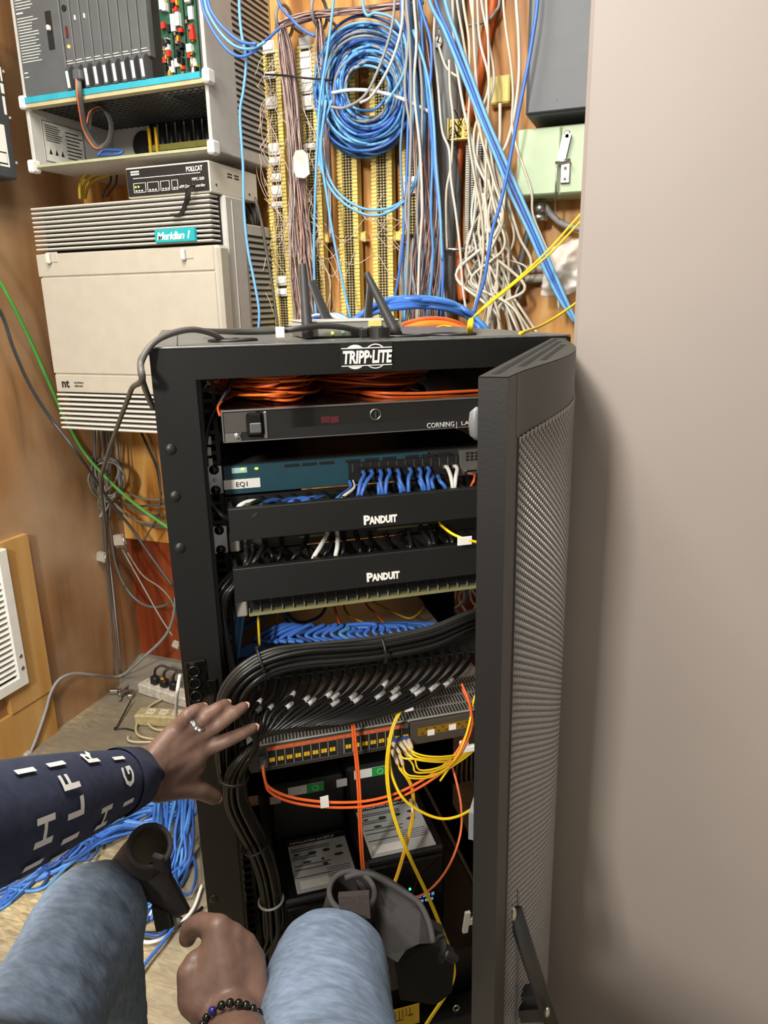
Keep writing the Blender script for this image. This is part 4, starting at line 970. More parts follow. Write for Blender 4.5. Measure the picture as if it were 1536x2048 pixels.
# fibre housing with a smoked door
t = unit('fibre_housing', 'glossy black fibre patch housing with smoked door, topmost in the rack', 'patch panel', .084, .516, .014, .42, 1.083, 1.126, M_blkgl)
dd = bx('smoked_door', (.084, .0, 1.083), (.516, .0125, 1.1245), mat('smoked_acrylic', '#1d1c1a', .1, var=.05, coat=.4), t, .001)
bx('metal_edge', (.084, -.001, 1.1248), (.516, .012, 1.1272), M_chrome, t)
b = RB(); b.box((.084, -.0015, 1.083), (.0856, .0, 1.1245)); b.box((.084, -.0015, 1.083), (.514, .0, 1.0845)); b.build('door_edge', M_metal, dd)
bx('lower_strip', (.135, -.0012, 1.0848), (.513, -.0001, 1.098), M_slot, dd); bx('clear_end', (.087, -.0010, 1.0965), (.130, -.0001, 1.1235), mat('smoke_grey', '#4a4744', .25), dd)
m_ = bx('mounting_plate', (.087, -.002, 1.0845), (.108, 0, 1.096), M_metal, dd)
b = RB(); p = rk(475, 873, -.003); b.sphere((p.x, -.002, p.z), .0048, 8, (1, .6, 1)); b.box((p.x-.0035, -.0056, p.z-.0005), (p.x+.0035, -.0046, p.z+.0005)); b.build('screw', M_chrome, m_)
a, c = rk(491, 826, -.006), rk(528, 873, -.006)
sl = bx('slide_latch', (a.x, -.009, c.z), (c.x, -.001, a.z), M_blkgl, dd, .004); bx('latch_thumb', (a.x+.004, -.012, c.z+.006), (c.x-.003, -.009, c.z+.02), M_dgray, sl, .003)
bx('latch_tab', (c.x+.001, -.003, c.z-.004), (c.x+.006, 0, a.z), M_metal, dd, .001)
b = RB(); p = rk(751, 829, -.002); b.tube([(p.x+.0075*math.cos(i/12*math.pi), -.002, p.z+.0075*math.sin(i/12*math.pi)) for i in range(24)], .0009, 6, closed=True); b.box((p.x-.0006, -.003, p.z-.005), (p.x+.0006, -.001, p.z+.005)); b.build('lock', M_metal, dd)
for px in (651, 669): p = rk(px, 840, -.001); bx('red_adapter', (p.x-.006, -.0008, p.z-.004), (p.x+.006, .0, p.z+.005), mat('dim_red', '#4e1d20', .4), dd)
p = rk(853, 856, -.001)
rtext('brand_lettering', 'CORNING', .0105, p.x, -.0014, p.z, mat('silver_ink', '#c9c8c4', .4), dd, width=rk(907, 850, 0).x-p.x)
p = rk(912, 854, 0); bx('brand_divider', (p.x, -.0018, p.z-.002), (p.x+.0007, 0, p.z+.008), MATS['silver_ink'], dd)
p = rk(921, 850, 0); rtext('brand_lettering', 'LANscape', .008, p.x, -.0014, p.z, MATS['silver_ink'], dd, width=.045)
# EQ1 switch
M_tealsw = mat('teal_switch', '#1f4450', .45, var=.06)
t = unit('network_switch', 'dark teal network switch with white EQ1 label and blue patch cables', 'network switch', .0835, .5165, .075, .46, .993, 1.0365, mat('dark_switch_lid', '#33312e', .4, var=.15, scale=20, stretch=(.4, 3, 1)))
fp = bx('front_panel', (.0835, .068, .993), (.40, .0745, 1.0365), M_tealsw, t, .001)
ear(t, .993, 1.037, M_metal)
b = RB(); b.sphere((.0708, .0755, 1.015), .003, 6, (1, .5, 1)); b.build('ear_hole', mat('blue_white', '#b7d3f0', .4), t)
p0 = rk(447, 962, .066); p1 = rk(521, 972, .066)
lb = bx('name_label', (p0.x, .0662, p1.z-.0015), (p1.x, .0680, p0.z+.0005), M_paper, fp)
rtext('label_lettering', 'EQ1', .0105, (p0.x+p1.x)/2, .0660, (p0.z+p1.z)/2-.0045, M_ink, lb, align='CENTER')
p = rk(476, 941, .067); bx('status_window', (p.x-.009, .0672, p.z-.004), (p.x+.013, .0682, p.z+.004), mat('pale_teal', '#a9cfc6', .4), fp)
for px, py in ((485, 938), (513, 937)):
    p = rk(px, py, .067); b = RB(); b.sphere((p.x, .0672, p.z), .0022, 6, (1.3, .6, .8)); b.build('indicator_light', M_led, fp)
b = RB()
for px in (585, 620, 655, 707, 745, 780, 826, 858, 890):
    p = rk(px, 930-(px-585)*.055, .067); b.box((p.x-.012, .0668, 1.0285), (p.x+.010, .0685, 1.0325))
b.build('vent_slots', M_slot, fp)
def port_row(par, x0, x1, n, z0, z1, y, m, nm='port'):
    b = RB(); w_ = (x1-x0)/n
    for i in range(n): b.box((x0+i*w_+.0012, y-.0012, z0), (x0+(i+1)*w_-.0012, y+.004, z1), 0)
    return b.build(nm, m, par)
xa, xb = rk(697, 950, .068).x, rk(915, 940, .068).x
pf = bx('port_field', (xa, .0655, .9965), (xb, .0685, 1.028), M_blkpl, t)
port_row(pf, xa+.006, xb-.004, 12, 1.0135, 1.0255, .066, M_slot, 'port_openings'); port_row(pf, xa+.006, xb-.004, 12, .9985, 1.0105, .066, M_slot, 'port_openings')
b = RB()
for i in range(13): u = xa+.006+i*(xb-xa-.01)/12; b.box((u-.0005, .0640, 1.0135), (u+.0005, .0660, 1.0262))
b.build('port_divider', M_metal, pf)
md_ = bx('uplink_module', (rk(918, 940, .066).x, .062, .994), (.5165, .072, 1.036), mat('module_grey', '#6c6a63', .4, .3), t, .001)
b = RB()
for i in range(3):
    for j in range(6): b.box((rk(930, 920, .066).x+j*.0075, .0612, 1.018+i*.0052), (rk(930, 920, .066).x+j*.0075+.005, .0622, 1.0215+i*.0052))
b.build('module_holes', M_slot, md_)
p = rk(938, 945, .06); b = RB(); b.box((p.x-.008, .052, p.z-.006), (p.x+.012, .062, p.z+.005), .002); b.build('transceiver', M_chrome, md_)
# horizontal cable managers
def duct(label, z0, z1, scr=False):
    t = thing('cable_manager', label, 'cable manager', RM @ V((.3, .04, z0)), 'black duct cable managers')
    b = RB(); b.box((.083, .0, z0), (.517, .003, z1), .001); b.box((.083, .003, z1-.003), (.517, .012, z1)); b.box((.083, .003, z0), (.517, .012, z0+.003)); cv = b.build('cover', mat('duct_black', '#0e0e0d', .55, var=.15, scale=25), t)
    RB().box((.083, .072, z0), (.517, .0775, z1)).build('back_plate', M_blkpl, t)
    n = 19
    for zz in (z1-.006, z0+.002):
        b = RB()
        for i in range(n): x = .088+i*(.424/(n-1)); b.box((x-.0025, .012, zz), (x+.0025, .0719, zz+.004))
        b.build('finger_comb', M_blkpl, t)
    return t, cv
t, cv = duct('black duct cover with white lettering directly below the teal switch', .942, .989)
p = rk(727, 1049, -.0005); pw = rk(795, 1043, 0)
rtext('brand_lettering', 'P', .0185, p.x, -.0004, p.z, M_wink, cv, bold=.0008); rtext('brand_lettering', 'ANDUIT', .0150, p.x+.0095, -.0004, p.z, M_wink, cv, bold=.0008, width=pw.x-p.x-.0095)
b = RB(); q = rk(510, 1030, 0); b.tube([q+V((-.004, -.0003, -.003)), q+V((.003, -.0003, .003))], .0004, 5); b.build('scratch', M_dgray, cv)
t, cv = duct('black duct cover with white lettering, lower of the two in the rack', .849, .900)
p = rk(733, 1163, -.0005); pw = rk(800, 1157, 0)
rtext('brand_lettering', 'P', .0185, p.x, -.0004, p.z, M_wink, cv, bold=.0008); rtext('brand_lettering', 'ANDUIT', .0150, p.x+.0095, -.0004, p.z, M_wink, cv, bold=.0008, width=pw.x-p.x-.0095)
# patch panels behind the ducts
M_pp = mat('panel_olive', '#4b4a3c', .45, var=.1)
t = unit('patch_bay', 'dark patch panel with black and white cords between the two ducts', 'patch panel', .083, .517, .0782, .13, .901, .9405, M_pp)
ear(t, .900, .944, M_metal)
bx('end_bracket', (.084, .062, .905), (.099, .078, .936), mat('warm_grey_plastic', '#9a948a', .5), t, .002)
port_row(t, .105, .51, 24, .922, .935, .077, M_slot, 'port_openings')
for (x0, x1) in ((.19, .245), (.315, .40)): bx('port_strip', (x0, .070, .9145), (x1, .078, .918), mat('olive_strip', '#8d8a60', .5), t)
t = unit('patch_bay', 'long dark patch panel with open ports under the lower duct', 'patch panel', .083, .517, .055, .13, .803, .848, M_pp)
port_row(t, .105, .512, 24, .8125, .828, .0545, M_slot, 'port_openings')
b = RB(); b.box((.104, .050, .8035), (.515, .055, .8085)); 
for i in range(25): b.box((.105+i*.407/24-.0006, .049, .809), (.105+i*.407/24+.0006, .055, .817))
b.build('port_strip', mat('olive_strip', '#8d8a60', .5), t)
bx('end_bracket', (.084, .045, .806), (.102, .0549, .842), MATS['warm_grey_plastic'], t, .002)
# small cords
def cord(label, pts, r, m, group=None, plug=None, name='patch_cable', lab=None):
    b = RB(); b.tube(cr(pts, 7), r, 8)
    if plug is None: return tag(b.build(name, m), label, 'cable', group)
    t = thing(name, label, 'cable', RM @ V(pts[0]), group)
    b.build('cord', m, t); p = V(pts[0])
    b = RB(); b.box(p+V((-.0052, -.006, -.004)), p+V((.0052, .004, .004)), .001); b.build('plug', plug, t)
    if lab is not None:
        q = cr(pts, 7); i = int(lab*len(q)); b = RB(); b.tube([q[i], q[i+1], q[i+2]], r*1.12, 8); b.build('label_sleeve', mat('cable_label', '#a09f9c', .4, var=.6, scale=160), t)
    return t
blues = [(724, 941, 716, 994), (740, 939, 722, 993), (758, 939, 765, 990), (757, 954, 758, 989), (775, 937, 771, 990), (793, 938, 809, 986), (796, 952, 802, 985), (817, 935, 817, 985), (836, 935, 850, 982), (836, 949, 845, 980), (853, 933, 858, 982), (860, 946, 867, 981), (873, 949, 891, 978)]
BG = 'short blue patch cords under the teal switch'
for i, (x0, y0, x1, y1) in enumerate(blues):
    p0, p1 = rk(x0, y0, .062), rk(x1, y1, .03); mid = rk((x0+x1)/2+(x0-x1)*.12, y0*.55+y1*.45, .035); low = p1+V((0, .012, -.03))
    cord('short blue patch cord dropping from the teal switch into the upper duct', [p0, p0+V((0, -.014, -.004)), mid, p1, low], .0032, M_blue, BG, M_blkpl)
for i, (x0, y0, x1, y1) in enumerate(((890, 932, 905, 979), (908, 931, 909, 976))):
    p0, p1 = rk(x0, y0, .062), rk(x1, y1, .03)
    cord(f'white patch cord at the right end of the blue row, {"left" if i == 0 else "right"} of two', [p0, p0+V((0, -.014, -.002)), rk(x0*.4+x1*.6+3, (y0+y1)/2, .034), p1, p1+V((0, .012, -.03))], .0032, M_white, 'white patch cords under the teal switch', M_metal)
for i, m_ in enumerate((M_blue, M_cabk, M_white)):
    p0, p1 = rk(699+i*3, 962, .06), rk(673+i*5, 998-i, .03)
    cord(f'{["blue", "black", "white"][i]} cord leaving the left end of the switch ports toward the duct', [p0, p0+V((-.002, -.014, -.008)), p1, p1+V((-.01, .01, -.02))], .0028, m_)
# cords tucked on the upper duct top
for i, (x, m_) in enumerate(((500, M_white), (545, M_blue3), (580, M_blue3), (600, M_blue), (625, M_blue), (640, M_blue3), (520, M_cabk), (660, M_cabk))):
    p0 = rk(x-22, 1013-(x-500)*.06, .035); p1 = rk(x+18, 1004-(x-500)*.06, .045)
    cord('cord lying inside the upper duct behind its cover', [p0+V((0, .01, -.012)), p0, (p0+p1)/2+V((0, 0, .004)), p1, p1+V((.01, .01, -.012))], .0034, m_, 'cords in the upper duct')
mids = [(653, 1070, 627, 1116, 1), (675, 1073, 671, 1112, 1), (492, 1096, 490, 1130, 2), (505, 1104, 492, 1134, 2), (528, 1091, 505, 1129, 2), (533, 1094, 545, 1117, 0), (611, 1085, 584, 1120, 0), (688, 1076, 684, 1112, 0), (664, 1080, 648, 1113, 0), (777, 1084, 781, 1102, 0), (807, 1081, 814, 1098, 0), (820, 1076, 819, 1098, 2), (848, 1067, 860, 1092, 2), (863, 1067, 866, 1094, 2), (872, 1073, 867, 1090, 0), (883, 1065, 896, 1090, 0), (898, 1070, 904, 1087, 2), (716, 1080, 720, 1108, 0), (742, 1080, 738, 1106, 0), (564, 1092, 556, 1122, 0)]
for i, (x0, y0, x1, y1, k) in enumerate(mids):
    p0, p1 = rk(x0, y0, .068), rk(x1, y1, .03); hi = rk(x0+(x0-x1)*.25, y0-8, .055)
    cord(f'{"white" if k == 1 else "grey-black" if k == 2 else "black"} patch cord dropping between the two black ducts' if k != 1 else f'white patch cord between the ducts, {["steeply slanted", "short upright"][i]} one', [hi+V((0, .012, .003)), p0, rk(x0*.45+x1*.55+2, (y0+y1)/2, .036), p1, p1+V((0, .015, -.02))], .0036, [M_cabk, M_white, mat('soft_black_jacket', '#2a2927', .35)][k], None if k == 1 else ['black', '', 'grey-black'][k]+' cords between the ducts')
cord('yellow fibre pair with white tag above the lower duct', [rk(878, 1045, .05), rk(884, 1052, .02), rk(905, 1068, -.01), rk(930, 1078, -.02), rk(958, 1085, -.02), rk(985, 1088, 0)], .0022, M_yel)
a = rk(930, 1081, -.022); tag(RB().box(a+V((-.012, -.001, -.007)), a+V((.011, .001, .006)), .0005).build('cable_flag', M_paper), 'white paper flag on the yellow fibre above the lower duct', 'tag')
cord('orange fibre at the right end of the teal switch', [rk(950, 950, .05), rk(948, 960, .03), rk(944, 968, .03), rk(941, 975, .035)], .0020, M_ora)
# black power cable in the upper left of the opening
cord('black cable running down inside the left post past the fibre housing', [rk(468, 748, .06), rk(450, 790, .05), rk(425, 830, .045), rk(412, 870, .045), rk(408, 920, .045), rk(410, 960, .045), rk(420, 1005, .04), rk(440, 1028, .03), rk(462, 1040, .03)], .0042, M_cabk)
# orange fibre slack on top of the housing
def slack(label, cx, cy, rx, ry, n, seed, m_list, z0=1.129, z1=1.163, arc=None):
    R = random.Random(seed); t = thing('cable_coil', label, 'cable coil', RM @ V((cx, cy, z0)))
    for i in range(n):
        a_, b_ = rx*R.uniform(.62, 1.05), ry*R.uniform(.62, 1.05); ox, oy = R.uniform(-.012, .012), R.uniform(-.012, .012); zz = R.uniform(z0, z1); pts = []; ph = R.uniform(0, 6); am = R.uniform(.001, .007)
        for k in range(20):
            a = 2*math.pi*k/20; pts.append((cx+ox+a_*math.cos(a), cy+oy+b_*math.sin(a), min(z1+.001, max(z0, zz+am*math.sin(2*a+ph)))))
        b = RB(); b.tube(cr(pts, 3, True), .0020, 6, closed=True); b.build('fibre_loop', m_list[i % len(m_list)], t)
slack('orange fibre slack coiled at the left on the fibre housing', .165, .26, .078, .225, 36, 4, [M_ora, mat('amber_jacket', '#f08030', .3), M_dora, M_ora], 1.129, 1.168)
slack('darker orange fibre coil in the middle on the fibre housing', .335, .25, .105, .19, 22, 9, [M_dora, mat('rust_jacket', '#a8431a', .5), M_ora])
cord('orange fibre strand lying across the front of the housing top, upper of two', [rk(700, 782, .12), rk(760, 786, .06), rk(830, 787, .05), rk(900, 784, .05), rk(975, 780, .06)], .0024, M_ora)
cord('orange fibre strand lying across the front of the housing top, lower of two', [rk(690, 778, .14), rk(760, 793, .05), rk(830, 795, .04), rk(900, 793, .04), rk(975, 790, .05)], .0024, M_dora)
cord('thin orange fibre loop beside the housing left corner', [rk(470, 790, .1), rk(446, 802, .05), rk(436, 815, .03), rk(440, 832, .02)], .0018, M_ora)
# ------------------------------------------------------------------ black patch panel with the fan of labelled cords
t = unit('patch_bay', 'black patch panel hidden behind the fan of labelled black cords', 'patch panel', .083, .517, .062, .082, .668, .722, M_blkpl)
def off_path(pts, oy, oz):         # shift a path sideways inside its bundle
    return [p+V((0, oy, oz)) if abs((pts[min(i+1, len(pts)-1)]-pts[max(i-1, 0)]).normalized().z) < .7 else p+V((oz, oy, 0)) for i, p in enumerate(pts)]
R = random.Random(17)
FG = 'labelled black patch cords fanning into the tied bundle'
down = [(523, 1484, -.035), (490, 1512, -.035), (470, 1548, -.03), (470, 1600, -.02), (492, 1650, -.01), (514, 1692, .0), (531, 1740, .005), (542, 1800, .01), (546, 1860, .01)]
for i in range(21):
    x0 = 512+i*21.5; y0 = 1362-i*2.9
    u = i/20; k = R.uniform(-1, 1)
    cx_, cy_ = 523+ (u-.5)*26, 1482-u*14
    mx = x0-(34+84*u)-6*k; my = y0+66+40*u+4*k
    m2x = .52*cx_+.48*mx+6*u; m2y = .56*cy_+.44*my+6*u
    pts = [rk(x0, y0, .055), rk(x0-2, y0+16, .03), rk(x0-10-26*u, y0+40+14*u, -.005), rk(mx, my, -.03), rk(m2x, m2y, -.04-.012*u), rk(cx_, cy_, -.045+.03*u)]
    a = R.uniform(0, 6.28); rr0 = .0165*math.sqrt(R.random())
    ox, oy = rr0*math.cos(a), rr0*math.sin(a)*.7
    pts += [rk(px, py, Y)+V((ox*1.08, oy, ox*.4)) for (px, py, Y) in down[1:]]
    e = R.uniform(-.012, .012); pts += [rk(540+R.uniform(-12, 12), 1905, .015)+V((e, oy, 0)), rk(525+R.uniform(-14, 14), 1950, .03)+V((e*1.6, oy, 0))]
    cord('labelled black patch cord fanning left from the black panel into the tied bundle', pts, .0034, M_cabk, FG, M_blkpl, 'patch_cable', lab=.13+R.uniform(-.02, .05))
UG = 'black cables of the upper tied bundle'
up = [(985, 1228, .04), (930, 1248, .0), (860, 1277, -.02), (765, 1298, -.03), (690, 1306, -.03), (610, 1312, -.03), (548, 1325, -.035), (500, 1350, -.04), (470, 1385, -.035), (458, 1430, -.025), (456, 1500, -.015), (462, 1560, .0)]
for i in range(15):
    a = R.uniform(0, 6.28); rr0 = .0165*math.sqrt((i+.5)/15); ox, oz = rr0*math.cos(a), rr0*math.sin(a)
    pts = []
    base = [rk(*q) for q in up]
    for j, p in enumerate(base):
        tdir = (base[min(j+1, len(base)-1)]-base[max(j-1, 0)]).normalized(); nrm = tdir.cross(V((0, 1, 0))).normalized(); w_ = R.uniform(.85, 1.1)
        pts.append(p+nrm*oz*1.2*w_+V((0, ox*w_, 0)))
    cord('black cable of the thick upper bundle curving down at the left', pts, .0035, M_cabk if i % 4 else MATS['soft_black_jacket'], UG)
for i in range(7):
    o_ = V((R.uniform(-.010, .012), R.uniform(-.012, .012), 0))
    cord('black cable hanging inside the left post beside the lower duct', [rk(470+i, 1140, .05)+V((.01, .01, .005)), rk(455, 1160+i, .03)+o_, rk(438, 1185, .025)+o_, rk(430, 1220, .03)+o_, rk(438, 1270, .03)+o_, rk(450, 1330, .03)+o_, rk(458, 1400, .035)+o_, rk(462, 1480, .04)+o_], .004, M_cabk, 'black cables inside the left post')
def tie(label, px, py, Y, dx, r, m, axis=None):
    c = rk(px, py, Y); b = RB(); d = V(axis) if axis else V((1, 0, 0)); d.normalize(); u = d.orthogonal().normalized(); w_ = d.cross(u)
    b.tube([c+u*r*math.cos(i/12*math.pi)+w_*r*math.sin(i/12*math.pi) for i in range(24)], .0022, 6, closed=True)
    b.box(c+u*r+V((-.003, -.004, -.003)), c+u*r+V((.003, .002, .003)), .001)
    tag(b.build('cable_tie', m), label, 'cable tie')
tie('black cable tie around the upper bundle near its bend', 522, 1320, -.034, 0, .0190, M_blkpl, (1, 0, .25)); tie('black cable tie around the middle of the upper bundle', 765, 1298, -.03, 0, .0200, M_blkpl, (1, 0, .1))
tie('black cable tie on the falling bundle just below the fingers', 468, 1556, -.028, 0, .0205, M_blkpl, (.1, 0, 1)); tie('black cable tie where the falling bundle nears the white printed label', 512, 1690, 0, 0, .021, M_blkpl, (-.3, 0, 1)); tie('grey cable tie low on the falling bundle', 542, 1800, .01, 0, .0205, M_grayc, (-.1, 0, 1))
# blue cables behind the panel
BB = 'blue cables crossing behind the black bundle'
for i in range(24):
    s = i/23; e = 500+s*390
    pts = [rk(466+R.uniform(-4, 4), 1318+R.uniform(-10, 8), .13), rk(520, 1292+R.uniform(-10, 8), .15), rk(560+20*s, 1276+R.uniform(-8, 8), .16), rk(600+s*130, 1264-12*s+R.uniform(-5, 5), .16), rk(e*.6+270+60*s, 1252+R.uniform(-4, 8), .15), rk(e+10, 1262+R.uniform(-4, 4)+14*(1-s), .14), rk(e+40, 1284, .13)]
    cord('blue cable lying across behind the thick black bundle', pts, .0036, [M_blue, mat('mid_blue_jacket', '#4f8fd0'), M_blue3][i % 3 if i % 5 == 0 else 0], BB)
for i in range(6):
    cord('blue cable standing inside the left edge under the lower duct', [rk(470+i*4, 1205, .14), rk(462+i*4.5, 1240, .14), rk(460+i*4, 1275, .13), rk(458+i*3, 1330, .12)], .0034, [M_blue, M_blue2][i % 2], 'blue cables inside the left edge')
cord('dark blue cable loop over the grey chassis lid', [rk(470, 1262, .2), rk(505, 1240, .25), rk(548, 1218, .3), rk(570, 1224, .33), rk(600, 1244, .34), rk(640, 1232, .36), rk(656, 1200, .36), rk(652, 1180, .34)], .0034, M_blue3)
cord('blue cable slanting up over the grey chassis lid at left', [rk(480, 1262, .16), rk(520, 1238, .2), rk(555, 1215, .24), rk(572, 1236, .26), rk(600, 1275, .2)], .0032, M_blue)
cord('yellow fibre hanging straight under the left end of the lower duct', [rk(515, 1212, .09), rk(517, 1250, .09), rk(519, 1290, .09)], .0021, M_yel)
cord('yellow fibre loop on the grey chassis lid, left one', [rk(566, 1208, .3), rk(552, 1236, .3), rk(566, 1254, .3), rk(600, 1259, .3), rk(640, 1255, .3)], .0021, mat('deep_yellow', '#d8a61c', .4))
cord('yellow fibre loop on the grey chassis lid, right one', [rk(730, 1246, .25), rk(700, 1232, .27), rk(688, 1212, .3), rk(696, 1199, .33), rk(740, 1202, .33), rk(790, 1226, .3), rk(822, 1236, .28), rk(846, 1214, .3), rk(832, 1192, .33), rk(806, 1184, .35)], .0021, MATS['deep_yellow'])
cord('red-orange fibre dropping to the chassis lid, left one', [rk(664, 1196, .2), rk(671, 1222, .2), rk(680, 1252, .18)], .0022, M_dora)
cord('red-orange fibre dropping to the chassis lid, right one', [rk(723, 1190, .25), rk(735, 1212, .25), rk(752, 1228, .23), rk(768, 1246, .2)], .0020, M_dora)
# ------------------------------------------------------------------ fibre switch (long grey chassis)
M_chas = mat('chassis_grey', '#a19d95', .5, .2, var=.06); M_chas2 = mat('chassis_dark', '#4e4b45', .5, .2)
t = unit('fibre_switch', 'long grey fibre switch with gold ports, perforated lid and orange label strip', 'network switch', .0835, .5165, .005, .74, .562, .606, M_chas)
b = RB()
for row in range(4):
    for k in range(74):
        x = .10+k*.0054; y = .008+row*.027
        b.prism([(x, y, .6061), (x+.0026, y, .6061), (x+.0046, y+.022, .6061), (x+.0020, y+.022, .6061)], (0, 0, .0004))
b.build('lid_slots', mat('slot_brown', '#24221f', .7), t)
xd = rk(820, 1465, .0).x
fp = bx('port_panel', (.085, -.001, .5635), (xd-.003, .0049, .605), M_chas2, t)
bx('orange_label_strip', (.112, -.0022, .5985), (xd-.012, -.001, .6045), mat('orange_label', '#c95f35', .5, var=.25, scale=300), fp)
b = RB()
for i in range(60): b.box((.10+i*(xd-.115)/60, -.002, .5655), (.10+i*(xd-.115)/60+.002, -.0009, .5675))
b.build('lower_vent_holes', M_slot, fp)
groups = [(.112, 8), (.112+.0137*8+.012, 8)]
for gx, n in groups:
    for i in range(n):
        x = gx+i*.0137
        c = bx('port', (x+.0006, -.0018, .571), (x+.0131, .0, .5965), M_slot, fp)
        bx('port_frame', (x-.0004, -.0022, .571), (x+.0006, .0, .597), M_chas, c)
        for q in (0, 1): bx('gold_contact', (x+.0026+q*.0047, -.0030, .579), (x+.0066+q*.0047, -.0016, .5855), M_gold, c)
xg = .112+.0137*8
for r_ in range(6):
    pass
b = RB()
for r_ in range(7):
    for q in range(2): b.box((xg+.003+q*.004, -.002, .569+r_*.0045), (xg+.005+q*.004, -.0009, .5715+r_*.0045))
b.build('middle_vent_holes', M_slot, fp)
md_ = bx('expansion_module', (xd, -.003, .5635), (.5155, .0049, .605), mat('module_dark', '#57524a', .4, .4), t, .001)
bx('gold_strip', (xd+.012, -.0042, .580), (.514, -.003, .594), mat('brass_strip', '#a9832c', .35, .6, var=.15), md_)
b = RB()
for k in range(20): b.cyl((xd+.02+k*.007, -.005, .5905 if k % 2 else .5835), (xd+.02+k*.007, -.004, .5905 if k % 2 else .5835), .0014, 8)
b.build('strip_holes', M_slot, md_)
for px, py in ((862, 1466), (905, 1455)): p = rk(px, py, -.005); bx('white_tab', (p.x-.006, -.0056, p.z-.004), (p.x+.006, -.0042, p.z+.006), M_white, md_)
ear(t, .562, .606, M_chas, screws=False)
# transceivers and beige boots with yellow fibres
boots = [(786, 1486, 800, 1506), (798, 1484, 812, 1502), (808, 1482, 821, 1500), (817, 1480, 824, 1496), (786, 1504, 796, 1528), (797, 1502, 806, 1530), (808, 1500, 820, 1520), (818, 1498, 826, 1512)]
ends = [(830, 1518, 880, 1520, 918, 1512), (836, 1520, 884, 1524, 922, 1516), (846, 1516, 888, 1517, 926, 1508), (852, 1512, 890, 1513, 930, 1505), (820, 1556, 868, 1552, 924, 1520), (826, 1552, 872, 1548, 926, 1514), (834, 1545, 876, 1540, 926, 1512), (840, 1540, 880, 1534, 930, 1508)]
for (x0, y0, x1, y1), e in zip(boots, ends):
    p0, p1 = rk(x0, y0, -.004), rk(x1, y1, -.028)
    tt = thing('fibre_cable', 'yellow fibre cord with beige boot plugged into the grey fibre switch', 'cable', RM @ p0, 'yellow fibre cords with beige boots')
    b = RB(); b.tube([p0+V((0, .003, .002)), p0, p1], [.0042, .0042, .0028], 8); b.build('boot', mat('beige_boot', '#c9b594', .5), tt)
    b = RB(); b.tube(cr([p1, p1+(p1-p0)*.5, rk(e[0], e[1], -.045), rk(e[2], e[3], -.04), rk(e[4], e[5], -.02), rk(960, 1490, .0)], 7), .0015, 6); b.build('cord', M_yel, tt)
b = RB(); a = rk(801, 1482, -.004); b.box(a+V((-.018, -.002, -.004)), a+V((.016, .003, .007)), .001); tag(b.build('transceiver_latch', M_blue3), 'row of dark blue transceiver latches above the beige fibre boots', 'latch')
def pair(label, pts, m, gap=(3.2, 0), r=.0019, tie_pts=None):
    t = thing('fibre_cable', label, 'cable', RM @ rk(*pts[0]))
    for s in (-.5, .5):
        b = RB(); b.tube(cr([rk(p[0]+gap[0]*s*(p[3] if len(p) > 3 else 1), p[1]+gap[1]*s, p[2]) for p in pts], 8), r, 7); b.build('strand', m, t)
    return t
pair('orange fibre pair hanging vertically in front of the gold ports', [(705, 1440, -.02), (710, 1490, -.03), (715, 1540, -.035), (719, 1600, -.04), (721, 1660, -.035), (724, 1710, -.02), (728, 1760, .0)], M_ora, (4.4, 0))
t = pair('orange fibre pair sweeping in a wide arc from the left port to the right', [(527, 1535, -.012), (529, 1556, -.022), (538, 1578, -.03), (572, 1596, -.035), (620, 1606, -.04), (680, 1610, -.045), (740, 1606, -.045), (800, 1589, -.04), (860, 1556, -.035), (905, 1520, -.03), (932, 1478, -.025), (943, 1440, -.02), (938, 1405, -.015), (924, 1372, .0)], M_ora, (2, 10), r=.0023)
b = RB(); p = rk(525, 1524, -.006); b.box(p+V((-.006, -.008, -.008)), p+V((.006, .004, .008)), .002); b.build('connector', M_dgray, t)
a = rk(648, 1604, -.05); b = RB(); b.prism([a+V((-.006, 0, .010)), a+V((.007, 0, .011)), a+V((.0075, 0, -.010)), a+V((-.0055, 0, -.010))], (0, -.0008, 0)); tag(b.build('cable_flag', M_paper), 'white flag label on the sweeping orange fibre pair', 'tag')
pair('yellow fibre pair falling from the bundle past the labels to the sill', [(806, 1412, -.02), (788, 1448, -.03), (778, 1490, -.04), (774, 1540, -.045), (780, 1600, -.05), (797, 1660, -.05), (822, 1720, -.05), (848, 1775, -.05), (868, 1820, -.05), (885, 1862, -.05), (898, 1895, -.045), (908, 1935, -.05), (904, 1965, -.055), (888, 1995, -.06), (868, 2025, -.065), (845, 2060, -.07)], M_yel, (3.4, 0))
cord('single yellow fibre drooping from the beige boots toward the door', [rk(777, 1500, -.03), rk(784, 1550, -.04), rk(805, 1595, -.05), rk(840, 1622, -.05), rk(880, 1637, -.05), rk(915, 1633, -.045), rk(945, 1617, -.03), rk(970, 1600, -.02)], .0023, M_yel)
pair('yellow fibre pair dropping behind the white cable flag to the knee', [(800, 1535, -.02), (822, 1570, -.03), (827, 1610, -.03), (822, 1650, -.03), (812, 1690, -.035), (798, 1740, -.045), (783, 1782, -.055)], MATS['deep_yellow'], (3, 0))
a = rk(822, 1610, -.035); b = RB(); b.prism([a+V((-.004, 0, .012)), a+V((.001, 0, .012)), a+V((.004, 0, -.012)), a+V((.001, 0, -.014))], (0, -.001, 0)); tag(b.build('cable_flag', M_paper), 'narrow white flag label hanging beside the yellow fibres', 'tag')
cord('orange fibre curving down right of the power units', [rk(900, 1520, .02), rk(912, 1560, .0), rk(922, 1610, -.01), rk(922, 1660, -.01), rk(908, 1710, -.015), rk(885, 1752, -.02), rk(855, 1783, -.02), rk(822, 1800, .0)], .0021, mat('salmon_orange', '#e8784a', .4))
